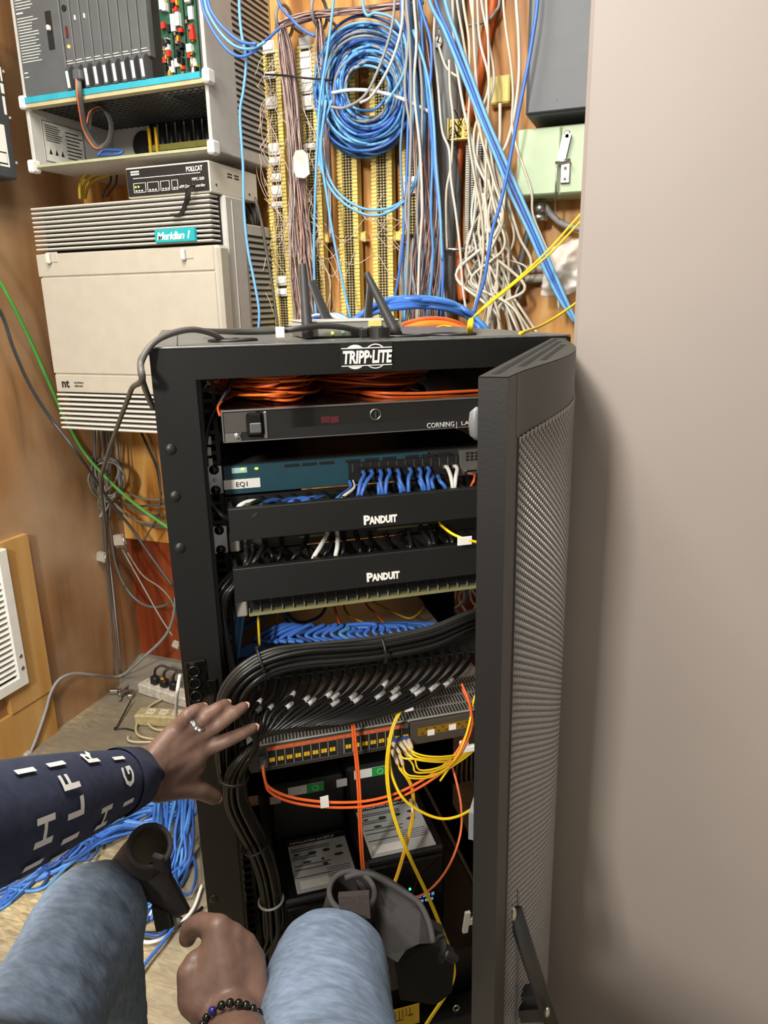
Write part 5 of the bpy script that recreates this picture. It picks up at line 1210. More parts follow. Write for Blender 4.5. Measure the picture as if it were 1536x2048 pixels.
cord('orange and yellow fibre crossing up to the right of the gold strip', [rk(880, 1562, -.03), rk(905, 1525, -.03), rk(925, 1490, -.028), rk(938, 1450, -.025), rk(945, 1410, -.01), rk(950, 1390, .0)], .0019, M_yel)
for i, (px, py, lb) in enumerate(((765, 1422, 'left'), (817, 1416, 'right'))):
    a = rk(px, py, -.03); b = RB(); b.prism([a+V((-.007, 0, .004)), a+V((.007, 0, .003)), a+V((.008, 0, -.005)), a+V((-.006, 0, -.006))], (0, -.0008, 0)); tag(b.build('cable_flag', M_paper), f'white flag label above the perforated lid, {lb} of two', 'tag')
b = RB(); a = rk(935, 1497, -.02); b.box(a+V((-.012, -.004, -.006)), a+V((.014, .004, .006)), .002); b.box(a+V((-.014, -.003, .004)), a+V((.002, .004, .016)), .002); tag(b.build('fibre_clip', M_white), 'white plastic fibre connector by the door edge', 'connector')
# things seen through the open right side
for i in range(5):
    cord('dark cable hanging beyond the open right side of the rack', [rk(915+i*8, 1500, .7), rk(908+i*10, 1560, .7), rk(925+i*7, 1620, .68), rk(940+i*6, 1680, .66)], .004, [M_cabk, M_blue3, M_dgrayc][i % 3], 'cables beyond the right side')
# ------------------------------------------------------------------ battery units
M_ups = mat('ups_black', '#0f0f11', .42, var=.1, scale=200); M_lab = mat('silver_label', '#cfd0d0', .4, .25, var=.06)
def ups(label, x0, x1, zt, yl0, yl1, lx0, lx1, hump_z, strk):
    t = thing('battery_backup', label, 'battery backup', RM @ V(((x0+x1)/2, .2, FZ+.012)))
    RB().box((x0, .006, .05), (x1, .55, zt), .004).build('body', M_ups, t)
    RB().box((x0, .15, zt+.0005), (x1, .55, hump_z), .006).build('upper_housing', M_ups, t)
    RB().box((x0+.004, .0, .055), (x1-.004, .0058, zt-.012), .003).build('front_bezel', M_blkgl, t)
    lb = RB().box((lx0, yl0, zt+.0002), (lx1, yl1, zt+.001)).build('instruction_label', M_lab, t)
    z = zt+.0011; L_, Wd = yl1-yl0, lx1-lx0
    RB().box((lx0, yl1-.014, z-.0003), (lx1, yl1-.0005, z)).build('label_header', M_ink, lb)
    textmesh('label_lettering', 'INSTALLATION and SETUP', .0075, RM @ V((lx0+.004, yl1-.0105, z)), RW, RD, M_wink, lb, ext=.0001, bold=.0001, width=Wd*.78)
    b = RB(); R2 = random.Random(2)
    for yy, n in ((.024, 2), (.044, 2), (.066, 1), (.076, 1), (.094, 1)):
        for q in range(n): b.box((lx0+.004, yl1-yy-.005*q, z-.0003), (lx0+.012+Wd*R2.uniform(.3, .6), yl1-yy-.005*q-.0022, z))
    for q in range(5): b.box((lx0+Wd*.55, yl1-.084-.005*q, z-.0003), (lx0+Wd*.95, yl1-.0855-.005*q, z))
    b.build('label_text_lines', mat('label_print_grey', '#3c3c3e', .5), lb)
    b = RB()
    for (u, v, w_, h_) in ((.06, .036, .012, .006), (.30, .036, .018, .010), (.55, .035, .016, .010), (.78, .034, .016, .008), (.18, .058, .018, .007), (.5, .057, .007, .007), (.72, .052, .02, .009), (.5, .069, .012, .008)):
        b.sphere((lx0+Wd*u+w_/2, yl1-v-h_/2, z-.0003), 1, 6, (w_/2, h_/2, .0005))
    b.build('label_pictures', MATS['label_print_grey'], lb)
    bx('code_sticker', (lx0+.008, yl0+.008, z-.0004), (lx0+Wd*.55, yl0+.026, z+.0001), M_paper, lb)
    # stickers on the hump front
    sx0 = x0+.04; 
    st = bx('energy_sticker', (strk, .1485, hump_z-.024), (strk+.066, .15, hump_z-.006), M_paper, t)
    bx('green_field', (strk+.034, .1478, hump_z-.024), (strk+.066, .1486, hump_z-.006), mat('sticker_green', '#1f9a45', .45), st)
    b = RB(); b.tube([(strk+.050+.0055*math.cos(i/8*math.pi), .1474, hump_z-.015+.0055*math.sin(i/8*math.pi)) for i in range(16)], .0008, 5, closed=True); b.build('sticker_emblem', mat('pale_green', '#9fdcae', .5), st)
    bx('silver_seal', (strk-.034, .1485, hump_z-.034), (strk-.014, .15, hump_z-.018), mat('silver_foil', '#b4b4b0', .5), t)
    b = RB(); b.sphere((lx0+Wd*.55, -.0005, zt-.07), .0022, 6); b.build('indicator_light', M_ledg, t)
    bt = RB(); 
    for q in range(7): bt.box((lx0+Wd*.48+q*.008, -.0008, zt-.094), (lx0+Wd*.48+q*.008+.005, .0002, zt-.088))
    for q in range(6): bt.box((lx0+Wd*.48+q*.009, -.0008, zt-.104), (lx0+Wd*.48+q*.009+.006, .0002, zt-.099))
    bt.build('front_print', mat('print_blue_glow', '#6f9fd0', .5, emit=.4), t)  # blue label print, given a faint added glow
    return t
ups('left black battery backup unit with silver instruction label on its sloping top', .122, .262, .30, .017, .146, .147, .254, .42, .156)
ups('right black battery backup unit with silver instruction label, set deeper and higher', .266, .408, .345, -.018+.03, .116+.03, .277, .394, .43, .28)
# lower front: box with warning label and sill details
t = unit('battery_pack', 'low black box with yellow warning label at the foot of the rack', 'battery pack', .09, .545, .056, .6, FZ+.013, .048, M_ups)
yl = bx('warning_label', (.27, .0, -.034), (.357, -.0012, .012), mat('warning_yellow', '#c9a51c', .5, var=.08), rack)
b = RB()
for q in range(5): b.box((.31+q*.007, -.0018, -.015+.002*q), (.311+q*.007, -.001, .008))
b.box((.295, -.0018, -.016), (.325, -.001, -.0145)); b.box((.335, -.0018, -.01), (.345, -.001, -.008)); b.build('label_drawing', M_ink, yl)
p = rk(912, 2015, -.001); b = RB(); b.tube([(p.x+.0065*math.cos(i/3*math.pi), -.002, p.z+.0065*math.sin(i/3*math.pi)) for i in range(6)], .0018, 6, closed=True); b.build('hex_nut', M_metal, rack)
b = RB(); a = rk(937, 1845, -.03); b.prism([a+V((-.010, 0, -.022)), a+V((-.001, 0, -.022)), a+V((.004, 0, .020)), a+V((-.005, 0, .020))], (0, .006, 0)); b.box(a+V((.0, 0, -.008)), a+V((.022, .006, .006)), .001)
tag(b.build('plastic_clip', M_white), 'bright white plastic clip standing at the lower right of the rack', 'clip')
# ------------------------------------------------------------------ on the rack top
c0 = rkz(608, 677, 1.2125); c1 = rkz(800, 671, 1.2125)
ry = .10; rx0, rx1 = rk(600, 665, ry).x, rk(806, 660, ry).x; rz0 = 1.2135
rzt = rk(700, 642, ry+.01).z
t = thing('wifi_router', 'grey wireless router with four black antennas on the rack top', 'router', RM @ V(((rx0+rx1)/2, ry+.06, rz0)))
M_rt = mat('router_grey', '#8f8f86', .45, var=.04)
b = RB(); d_ = .13
b.prism([(rx0+.008, ry, rz0), (rx1-.008, ry, rz0), (rx1, ry, rz0+.016), (rx1-.004, ry, rzt-.002), (rx0+.006, ry, rzt-.002), (rx0, ry, rz0+.016)], (0, d_, 0)); b.build('body', M_rt, t)
RB().box((rx0+.006, ry-.001, rzt-.0018), (rx1-.006, ry+d_, rzt+.002), .002).build('top_cover', mat('router_light', '#a3a39d', .45), t)
b = RB(); b.prism([(rx0+.008, ry-.001, rz0), (rx1-.008, ry-.001, rz0), (rx1-.008, ry-.001, rz0+.002), (rx0+.008, ry-.001, rz0+.002)], (0, .001, 0)); b.build('lower_seam', M_slot, t)
p = rk(750, 645, ry-.001); bx('yellow_port', (p.x-.010, ry-.002, p.z-.006), (p.x+.010, ry, p.z+.003), M_yblk, t); bx('port_opening', (p.x-.008, ry-.0025, p.z-.013), (p.x+.008, ry-.0003, p.z-.005), M_metal, t)
p = rk(763, 658, ry-.001); b = RB(); b.cyl((p.x, ry-.002, p.z), (p.x, ry, p.z), .005, 14); b.use(M_metal).cyl((p.x, ry-.0026, p.z), (p.x, ry-.001, p.z), .0015, 8)
b2 = RB(); b2.cyl((p.x, ry-.002, p.z), (p.x, ry, p.z), .005, 14); b2.build('power_jack', M_slot, t)
p = rk(697, 659, ry-.001); b = RB(); b.cyl((p.x, ry-.0015, p.z), (p.x, ry, p.z), .0025, 10); b.build('reset_button', M_slot, t)
p = rk(715, 662, ry-.001); bx('port_opening', (p.x-.010, ry-.0015, p.z-.005), (p.x+.008, ry, p.z+.005), M_slot, t)
p = rk(665, 666, ry-.001); b = RB(); b.sphere((p.x, ry-.0005, p.z), .002, 6); b.build('indicator_light', M_led, t)
p = rk(686, 664, ry-.001); bx('status_window', (p.x-.0025, ry-.001, p.z-.002), (p.x+.0025, ry, p.z+.002), mat('pale_green', '#9fdcae', .5), t)
for nm, px0, py0, px1, py1, Y, ra, rb_, fl in (('antenna', 616, 676, 605, 527, ry-.012, .0085, .0048, 1), ('antenna', 795, 672, 732, 545, ry-.012, .0085, .0048, 1), ('antenna', 658, 648, 622, 562, ry+d_-.005, .013, .010, .35), ('antenna', 735, 648, 741, 566, ry+d_-.005, .013, .010, .35)):
    p0, p1 = rk(px0, py0, Y), rk(px1, py1, Y); b = RB(); dd_ = p1-p0
    b.tube([p0, p0+dd_*.14, p0+dd_*.145, p1-dd_*.01, p1], [ra, ra, ra*.96, rb_, rb_*.8], 14, flat=fl); b.build(nm, mat('antenna_black', '#2e2e30', .5), t)
b = RB(); c = rk(757, 668, .055); c.z = 1.2135; n = 24
outer = [(c.x+.0165*math.cos(2*math.pi*i/n), .055+.0165*math.sin(2*math.pi*i/n)) for i in range(n)]; inner = [(c.x+.011*math.cos(2*math.pi*i/n), .055+.011*math.sin(2*math.pi*i/n)) for i in range(n)]
vs_ = [(x, y, 1.2135) for x, y in outer]+[(x, y, 1.2275) for x, y in outer]+[(x, y, 1.2135) for x, y in inner]+[(x, y, 1.2275) for x, y in inner]
fs_ = []
for i in range(n):
    j = (i+1) % n; fs_ += [(i, j, n+j, n+i), (2*n+j, 2*n+i, 3*n+i, 3*n+j), (n+i, n+j, 3*n+j, 3*n+i), (j, i, 2*n+i, 2*n+j)]
b.add(vs_, fs_); b.box((c.x-.028, .048, 1.2135), (c.x-.017, .062, 1.227), .002)
tag(b.build('hook_strap_roll', M_blkpl), 'small roll of black strap standing before the router', 'strap')
TOPC = lambda pts: [rk(*p) for p in pts]
cord('black power cable running along the rack top from router into the left', TOPC([(735, 664, .09), (712, 660, .085), (680, 654, .075), (640, 652, .07), (590, 658, .06), (540, 663, .08), (480, 664, .12), (440, 663, .2), (405, 661, .3)]), .0042, mat('matte_black_cable', '#2a2a29', .45))
b = RB(); a = rk(560, 661, .055); b.box(a+V((-.006, -.005, -.010)), a+V((.006, .004, .005)), .001); tag(b.build('cable_flag', M_paper), 'white paper flag on the black cable left of the router', 'tag')
cable('cable', 'dark grey cable rising from floor, over rack corner into the cable port', 'cable', [RM @ rk(448, 682, .1), RM @ rk(425, 668, .08), RM @ rk(385, 659, .05), RM @ rk(340, 668, .02), RM @ rk(305, 688, -.005), RM @ rk(282, 725, -.02), RM @ rk(284, 760, -.02)] + [wat(x, y, Y) for x, y, Y in ((265, 775, .95), (255, 800, 1.0), (236, 850, 1.1), (215, 910, 1.25), (202, 960, 1.4), (206, 1010, 1.5), (212, 1060, 1.6), (216, 1120, 1.75), (224, 1200, 1.85), (232, 1270, 1.85), (240, 1345, 1.86))], .0042, M_dgrayc)
cable('cable', 'dark cable hugging the left side of the rack near its top corner', 'cable', [RM @ rk(300, 697, -.004), RM @ rk(282, 720, -.01), RM @ rk(283, 752, -.01), RM @ rk(295, 790, .02), RM @ rk(306, 815, .04)], .0040, M_dgrayc)
# arching bundles behind the router
for i in range(17):
    s = R.uniform(-1, 1); h_ = R.uniform(0, 1)
    pts = [(676+R.uniform(-10, 10), 668, .70), (716+R.uniform(-6, 8), 640-6*h_, .72), (765, 622-20*h_, .73), (830, 614-19*h_, .74), (890, 618-17*h_, .74), (935, 634-12*h_, .74), (962+10*s, 655, .73), (985+10*s, 690, .70)]
    cord('blue cable of the arching bundle behind the router', [rk(a, b_, c+R.uniform(-.03, .03)) for a, b_, c in pts], .0062, [M_blue, MATS['mid_blue_jacket'], M_blue][i % 3], 'blue cables arching behind the rack top')
for i, (dy, m_, r_) in enumerate(((0, M_dora, .006), (3, M_dora, .005), (10, mat('bright_orange', '#e5822c', .4), .011), (-2, MATS['salmon_orange'], .004))):
    pts = [(780, 662+dy, .58), (812, 648+dy, .6), (850, 639+dy, .6), (890, 640+dy, .6), (925, 652+dy, .6), (950, 676+dy, .58)]
    cord(['dark orange cable arching under the blue bundle, uppermost', 'dark orange cable arching close under the uppermost orange one', 'thick bright orange cable arching right of the router', 'thin salmon cable arching over the orange ones'][i], [rk(*q) for q in pts], r_, m_)
cord('thin yellow fibre lying on the rack top behind the router', TOPC([(860, 662, .45), (885, 652, .5), (910, 656, .5), (930, 664, .48)]), .0022, M_yel)
for i in range(4): cord('pale or blue cable bunch at the left behind the router', [rk(588+i*4, 672, .5), rk(598+i*6, 648-2*i, .55), rk(620+i*5, 634, .6), rk(660+i*6, 630, .6), rk(690+i*5, 645, .58)], .0042, [M_white, M_blue2, M_white, M_blue][i], 'cables behind the left antenna')
# yellow fibres from the rack top across to the right
g0 = RM @ rkz(936, 668, 1.213)
for i, dx in enumerate((0, 5)):
    cable('fibre_cable', f'yellow fibre rising from the rack top to upper right, {"upper" if i == 0 else "lower"} of two', 'cable', [g0+V((.004*i, 0, -.002)), g0+V((.004*i, .01, .02)), atY(946, 636, 1.55), atY(975+dx, 607, 1.6), atY(1030+dx, 562, 1.66), atY(1095+dx, 502+dx, 1.7), atY(1140+dx, 452+dx*1.6, 1.72), atY(1190+dx, 396+dx*2, 1.74)], .0026, M_yel)
cable('fibre_cable', 'yellow fibre stretching right from the rack back corner', 'cable', [RM @ rkz(1040, 667, 1.214), atY(1085, 650, 1.5), atY(1130, 622, 1.62), atY(1170, 592, 1.7)], .0028, M_yel)
# ================================================================== left side: cables under the beige cabinet, floor items
def fz(px, py, h=.005): return atZ(px, py, FZ+h)
cable('cable', 'bright green cable slanting down behind the beige cabinet to the rack', 'cable', [atX(-170, 330, WX+.06), atX(-20, 535, WX+.05), atX(20, 600, WX+.05), atX(60, 680, WX+.035), atX(92, 752, WX+.028), wat(125, 825, 1.86), wat(165, 900, 1.86), wat(215, 958, 1.86), wat(270, 1008, 1.85), wat(345, 1062, 1.8)], .0052, M_green)
cable('cable', 'dark cable slanting across the beige cabinet lower left corner', 'cable', [atX(-160, 400, WX+.13), atX(-20, 592, WX+.14), atX(8, 640, WX+.13), atX(28, 700, WX+.12), atX(62, 775, WX+.10), wat(105, 842, 1.655), wat(150, 900, 1.66), wat(185, 950, 1.75), wat(225, 1010, 1.85), wat(262, 1055, 1.9), wat(300, 1110, 1.9), wat(345, 1172, 1.88)], .0048, mat('slate_cable', '#3c3d40', .45))
R = random.Random(50)
G = 'grey cables hanging under the beige cabinet'
for i in range(9):
    x = 188+i*6
    pts = [(x, 850), (x+R.uniform(-4, 6), 905), (x+R.uniform(-8, 8), 950), (208+R.uniform(-14, 14), 1000), (206+R.uniform(-8, 14), 1035)]
    cable('cable', 'grey cable hanging from under the beige cabinet into the knot', 'cable', wpts(pts, WY-.06-.05*R.random()), R.uniform(.003, .0045), [M_dgrayc, M_grayc, mat('taupe_cable', '#77705f', .5)][i % 3], G)
for i in range(8):
    rx, ry = R.uniform(24, 42), R.uniform(34, 50); pts = [wat(214+rx*math.cos(a/9*math.pi)+R.uniform(-2, 2), 958+ry*math.sin(a/9*math.pi), WY-.10-.02*R.random()) for a in range(18)]
    b = MB(); b.tube(cr(pts, 4, True), .0036, 7, closed=True); o = b.build('cable', [M_dgrayc, MATS['taupe_cable'], M_grayc][i % 3]); tag(o, 'grey cable loop in the knot under the beige cabinet', 'cable', 'grey cable loops under the beige cabinet')
for i, pts in enumerate(([(225, 1010), (255, 1030), (290, 1050), (340, 1056)], [(222, 1000), (262, 1036), (300, 1046), (340, 1042)], [(228, 990), (270, 1020), (300, 1030), (340, 1030)], [(240, 975), (265, 990), (290, 998), (340, 1000)], [(235, 1000), (260, 1010), (290, 1012), (340, 1005)])):
    cable('cable', 'grey cable bowing from the knot to the left side of the rack', 'cable', wpts(pts, WY-.09), .0042, MATS['taupe_cable'] if i % 2 else M_dgrayc, 'grey cables from the knot to the rack')
for i, (lb, pts, r_, m_) in enumerate((
    ('dark cable drooping from the knot in a low bow to the rack', [(212, 1000), (222, 1070), (232, 1130), (255, 1180), (285, 1208), (318, 1214), (352, 1200)], .0052, M_dgrayc),
    ('thin grey cable slanting from the grey connector to lower right', [(240, 1090), (262, 1130), (290, 1180), (318, 1230), (345, 1272)], .0028, M_grayc),
    ('black cable hanging at right under the beige cabinet', [(278, 855), (298, 900), (315, 940), (322, 990)], .004, M_cabk),
    ('second black cable hanging at right under the beige cabinet', [(290, 855), (310, 905), (320, 960), (318, 1020), (300, 1060), (285, 1085)], .003, M_dgrayc),
    ('thin grey cable dropping to the floor connectors, left of two', [(200, 985), (206, 1080), (214, 1160), (222, 1240), (228, 1348)], .0030, M_dgrayc),
    ('thin grey cable dropping to the floor connectors, right of two', [(208, 985), (216, 1090), (226, 1180), (234, 1260), (242, 1348)], .0030, M_grayc),
    ('grey cable bowing across the red panel beside the rack', [(255, 1105), (285, 1150), (320, 1175), (342, 1200), (352, 1230)], .003, MATS['taupe_cable']))):
    cable('cable', lb, 'cable', wpts(pts, WY-.09-.004*i), r_, m_)
def dsub(label, px, py, Y, rot=0, s=1):
    c = wat(px, py, Y); t = thing('cable_connector', label, 'connector', c)
    m = mat('connector_grey', '#a8a295', .45); b = MB(Matrix.Translation(c) @ Matrix.Rotation(rot, 4, 'Y') @ Matrix.Scale(s, 4))
    b.prism([(-.014, -.006, .014), (.014, -.006, .014), (.018, -.006, -.008), (.018, -.006, -.018), (-.018, -.006, -.018), (-.018, -.006, -.008)], (0, .013, 0)); b.build('hood', m, t)
    b = MB(Matrix.Translation(c) @ Matrix.Rotation(rot, 4, 'Y') @ Matrix.Scale(s, 4)); b.box((-.013, -.004, -.028), (.013, .006, -.018), .002); b.build('plug_face', M_metal, t)
    b = MB(Matrix.Translation(c) @ Matrix.Rotation(rot, 4, 'Y') @ Matrix.Scale(s, 4))
    for sx in (-.0165, .0165): b.cyl((sx, 0, -.03), (sx, 0, .006), .0028, 8)
    b.build('thumbscrew', M_chrome, t)
dsub('grey cable connector hanging right beneath the green cable', 238, 1078, WY-.12, -.15, 1.15); dsub('beige cable connector hanging left of the other connector', 203, 1112, WY-.11, .1, 1.0)
dsub('small connector hanging by the left rack post', 352, 1288, WY-.2, .3, .7)
for i, (px, py, lb) in enumerate(((225, 1345, 'left'), (245, 1340, 'middle'), (258, 1352, 'right'))):
    c = fz(px, py+8, .012); c.x = max(c.x, WX+.03+.035*i); c.y = min(c.y, 1.84); t = thing('cable_connector', f'small metal connector on the floor in the corner, {lb} of three', 'connector', c)
    Mx = Matrix.Translation(c) @ Matrix.Rotation(.8*i+.4, 4, 'Z'); b = MB(Mx); b.box((-.02, -.009, -.008), (.012, .009, .008), .003); b.build('hood', M_metal, t)
    b = MB(Mx); b.box((.012, -.007, -.006), (.022, .007, .006), .001); b.build('plug_face', M_chrome, t)
c = atX(57, 1515, WX+.02); b = MB(); b.box(c+V((-.012, -.012, -.012)), c+V((.008, .012, .02)), .004); tag(b.build('cable_connector', mat('connector_grey', '#a8a295')), 'grey connector at the lower end of the cable along the left wall', 'connector')
cable('cable', 'grey cable snaking from the rack over the floor corner to the left wall', 'cable', [wat(352, 1195, 1.8), wat(345, 1240, 1.84), wat(328, 1275, 1.86), wat(290, 1312, 1.87), fz(240, 1352, .05), atX(190, 1350, WX+.05), atX(150, 1347, WX+.04), atX(120, 1358, WX+.03), atX(102, 1385, WX+.02), atX(92, 1420, WX+.02), atX(75, 1470, WX+.02), atX(58, 1512, WX+.02)], .0052, M_grayc)
# power strips
def strip_(label, c, rz, L_, m, plugs):
    t = thing('power_strip', label, 'power strip', c); Mx = Matrix.Translation(c) @ Matrix.Rotation(rz, 4, 'Z')
    b = MB(Mx); b.box((-L_/2, -.028, 0), (L_/2, .028, .042), .006); b.build('body', m, t)
    for i in range(4):
        x = -L_/2+.05+i*(L_-.08)/4; b = MB(Mx); b.box((x-.014, -.016, .0415), (x+.014, .016, .0425)); o = b.build('outlet', mat('outlet_face', '#cfc8b4', .5), t)
        b = MB(Mx); b.box((x-.006, -.006, .0424), (x-.004, .005, .0428)); b.box((x+.004, -.006, .0424), (x+.006, .005, .0428)); b.build('slots', M_slot, o)
    return t, Mx
c1 = fz(336, 1396, 0); t, Mx = strip_('dusty white power strip with black plugs by the left rack foot', c1, math.radians(-8), .24, mat('dusty_white', '#b9b3a6', .6, var=.25, scale=70), 3)
for i in range(3):
    x = -.055+i*.045; b = MB(Mx); b.box((x-.015, -.014, .0425), (x+.015, .014, .075), .006); b.tube(cr([(x, 0, .07), (x+.004, .004, .10), (x+.02, .02, .11), (x+.05, .03, .10)], 5), .0045, 8)
    if i == 1: b.use(mat('orange_plug_cap', '#d98a3a', .5)).cyl((x, -.006, .0752), (x, -.006, .079), .007, 10)
    o = b.build('power_plug', M_blkpl)
    if i == 1: o.data.materials.clear(); o.data.materials.append(M_blkpl); o.data.materials.append(MATS['orange_plug_cap']); n_ = len(o.data.polygons)
    if i == 1:
        for p_ in o.data.polygons: p_.material_index = 1 if p_.index >= n_-12 else 0
    tag(o, f'black plug in the dusty white power strip, {["left", "middle with orange dot", "right"][i]} one', 'plug')
c2 = fz(350, 1447, 0); t, Mx = strip_('aged beige power strip lying in front of the white one', c2, math.radians(14), .26, mat('aged_beige', '#a89a70', .6, var=.2, scale=70), 0)
for i, (lb, pts) in enumerate((('beige cord looping left of the front power strip', [(298, 1420), (294, 1440), (304, 1455), (325, 1460), (360, 1452)]), ('beige cord making a wide loop on the floor', [(330, 1395), (300, 1412), (278, 1438), (272, 1462), (285, 1474), (320, 1478), (370, 1470)]), ('thin white cord curling on the floor below the power strips', [(256, 1472), (258, 1481), (280, 1484), (330, 1482), (370, 1478)]))):
    cable('cable', lb, 'cable', [fz(*q, .012) for q in pts], .0042 if i < 2 else .0028, mat('aged_cord', '#b3a883', .5) if i < 2 else M_cream)
cable('cable', 'white cable bowing down in front of the power strips beside the rack', 'cable', [wat(360, 1350, 1.40), wat(354, 1390, 1.38), fz(352, 1440, .05), fz(353, 1470, .03), fz(362, 1500, .02)], .0048, M_white)
b = MB(); b.tube([fz(262, 1401, .02), fz(231, 1458, .006)], .0026, 6); b.tube(cr([fz(231, 1458, .006), fz(250, 1457, .006), fz(274, 1463, .006)], 5), .0022, 6); b.box(fz(231, 1458, .004)-V((.004, .004, .003)), fz(231, 1458, .004)+V((.004, .004, .006)), .001)
tag(b.build('cable_tie', M_blkpl), 'loose black cable tie lying bent on the floor', 'cable tie')
cable('cable', 'coil of dark cord lying in the floor corner', 'cable', [fz(x, y, .01) for x, y in ((345, 1375), (310, 1368), (270, 1365), (245, 1380), (240, 1400))], .005, mat('floor_dark_cord', '#6f6a60', .5))
# blue cables over the floor between arm, knee and rack
BG = 'blue cables strewn on the floor beside the rack'
R = random.Random(61)
for i in range(22):
    s = i/21; x0 = 318+s*80
    pts = [atZ(x0+R.uniform(-4, 4), 1545+R.uniform(-10, 10), FZ+.30-.10*R.random()), atZ(x0-4+R.uniform(-6, 6), 1600, FZ+.16), atZ(x0-10+R.uniform(-10, 10), 1660, FZ+.07+.02*R.random()), fz(x0-22+R.uniform(-14, 14), 1720, .02+.02*R.random()), fz(x0-48+R.uniform(-25, 20), 1770+R.uniform(-10, 20), .01+.02*R.random()), fz(x0-90+R.uniform(-40, 20), 1815+R.uniform(-10, 30), .008)]
    cable('cable', 'blue cable falling beside the left rack post onto the floor', 'cable', pts, .0038, [M_blue, M_blue, MATS['mid_blue_jacket'], M_blue3][i % 4], 'blue cables falling beside the left post')
for i in range(20):
    y0 = 1590+R.uniform(-10, 60); s = R.random()
    pts = [fz(395-R.uniform(0, 60), y0+R.uniform(-20, 20), .03+.02*R.random()), fz(300+R.uniform(-20, 20), 1620+R.uniform(-15, 40)), fz(220+R.uniform(-20, 20), 1660+R.uniform(-25, 30), .01+.02*R.random()), fz(140+R.uniform(-20, 20), 1705+R.uniform(-30, 25), .01+.02*R.random()), fz(60+R.uniform(-20, 20), 1750+R.uniform(-30, 30)), fz(-30, 1800+R.uniform(-40, 40)), fz(-230+R.uniform(-60, 40), 1860+R.uniform(-80, 60))]
    cable('cable', 'blue cable running loosely across the floor between sleeve and left knee', 'cable', pts, .0038, [M_blue, M_blue, MATS['mid_blue_jacket'], M_blue3][i % 4], BG)
for i, (cx_, cy_, rx, ry) in enumerate(((160, 1692, 36, 30), (150, 1700, 30, 22), (372, 1745, 20, 45))):
    pts = [fz(cx_+rx*math.cos(a/8*math.pi), cy_+ry*math.sin(a/8*math.pi), .02+.006*math.sin(a)) for a in range(16)]
    b = MB(); b.tube(cr(pts, 4, True), .0036, 8, closed=True); tag(b.build('cable', M_blue3), ['dark blue cable loop on the floor, larger of two by the sleeve', 'dark blue cable loop on the floor, smaller of two by the sleeve', 'dark blue cable loop standing against the left rack post'][i], 'cable')
for i, (lb, pts, m_, r_) in enumerate((
    ('white cable crossing the blue pile beside the left rack post, long one', [(398, 1690), (370, 1730), (345, 1770), (310, 1815), (285, 1850)], M_white, .0040),
    ('white cable curving on the floor below the black knee pad', [(404, 1770), (385, 1820), (350, 1855), (320, 1878), (290, 1884), (262, 1868)], M_white, .0040),
    ('black cable running from the rack foot to under the left knee', [(405, 1815), (380, 1838), (350, 1855), (320, 1866), (270, 1866)], M_cabk, .0042),
    ('blue cable trailing across bare floor from knee pad toward bottom', [(350, 1850), (325, 1885), (300, 1915), (275, 1950), (255, 1985), (235, 2030)], M_blue, .0040),
    ('blue cable from the knee pad tail curving under left knee', [(345, 1845), (320, 1870), (290, 1868), (250, 1862)], M_blue3, .0040))):
    cable('cable', lb, 'cable', [fz(*q, .008+.004*i) for q in pts], r_, m_)
# ================================================================== the person at work (seated, seen over their own knees)
FWD = V((-math.sin(_y), math.cos(_y), 0)); RGT = V((math.cos(_y), math.sin(_y), 0))
kL, kR = dep(182, 1842, .90), dep(655, 1950, .86)
hipC = V((0, 0, .47))+FWD*.07
hL, hR = dep(-55, 2300, .66), dep(650, 2330, .60)
hipC = (hL+hR)*.5-FWD*.20-V((0, 0, .06))
shC = V((0, 0, .74))-FWD*.34; sL, sR = shC-RGT*.19, shC+RGT*.19
aL, aR = V((kL.x, kL.y, FZ+.09))-FWD*.08, V((kR.x, kR.y, FZ+.09))-FWD*.10
def caps(segs):                       # tapered limb segments, merged later into one skin
    b = MB()
    for (p, q, r0, r1) in segs:
        p, q = V(p), V(q); n = max(2, int((q-p).length/(min(r0, r1)*.5))+1)
        n = min(n, 40)
        for i in range(n+1):
            t_ = i/n; b.sphere(p.lerp(q, t_), r0+(r1-r0)*t_, 8)
    return b
def skin(name, b, m, parent, voxel, smooth=6, sub=0):
    o = b.build(name, m, parent)
    md = o.modifiers.new('r', 'REMESH'); md.mode = 'VOXEL'; md.voxel_size = voxel; md.use_smooth_shade = True
    sm = o.modifiers.new('s', 'SMOOTH'); sm.iterations = smooth; sm.factor = .5
    dg = bpy.context.evaluated_depsgraph_get(); me = bpy.data.meshes.new_from_object(o.evaluated_get(dg))
    o.modifiers.clear(); old = o.data; o.data = me; bpy.data.meshes.remove(old); me.name = name
    for p in me.polygons: p.use_smooth = True
    return o
P = thing('person', 'person with navy lettered sleeve and blue jeans reaching into the open rack', 'person', V((hipC.x, hipC.y, FZ)))
rw = lambda px, py, Y: RM @ rk(px, py, Y)
# left hand, palm toward the cables
wr = rw(292, 1546, -.115)
fing = {'index': [(405, 1500, -.085), (455, 1480, -.088), (484, 1467, -.080), (506, 1456, -.068)],
        'middle': [(392, 1474, -.082), (440, 1446, -.088), (468, 1427, -.080), (487, 1414, -.068)],
        'ring': [(372, 1462, -.082), (410, 1434, -.090), (434, 1417, -.082), (450, 1408, -.070)],
        'little': [(352, 1457, -.085), (374, 1430, -.095), (390, 1419, -.088), (403, 1414, -.078)]}
rad = {'index': (.0120, .0105, .0093, .0080), 'middle': (.0122, .0108, .0095, .0082), 'ring': (.0118, .0104, .0092, .0080), 'little': (.0108, .0094, .0083, .0070)}
segs = []
elL = dep(-330, 1720, .52)
slv = [sL, elL, dep(-60, 1662, .66), dep(60, 1622, .745), dep(150, 1592, .83), dep(225, 1568, .90), dep(274, 1554, .945)]
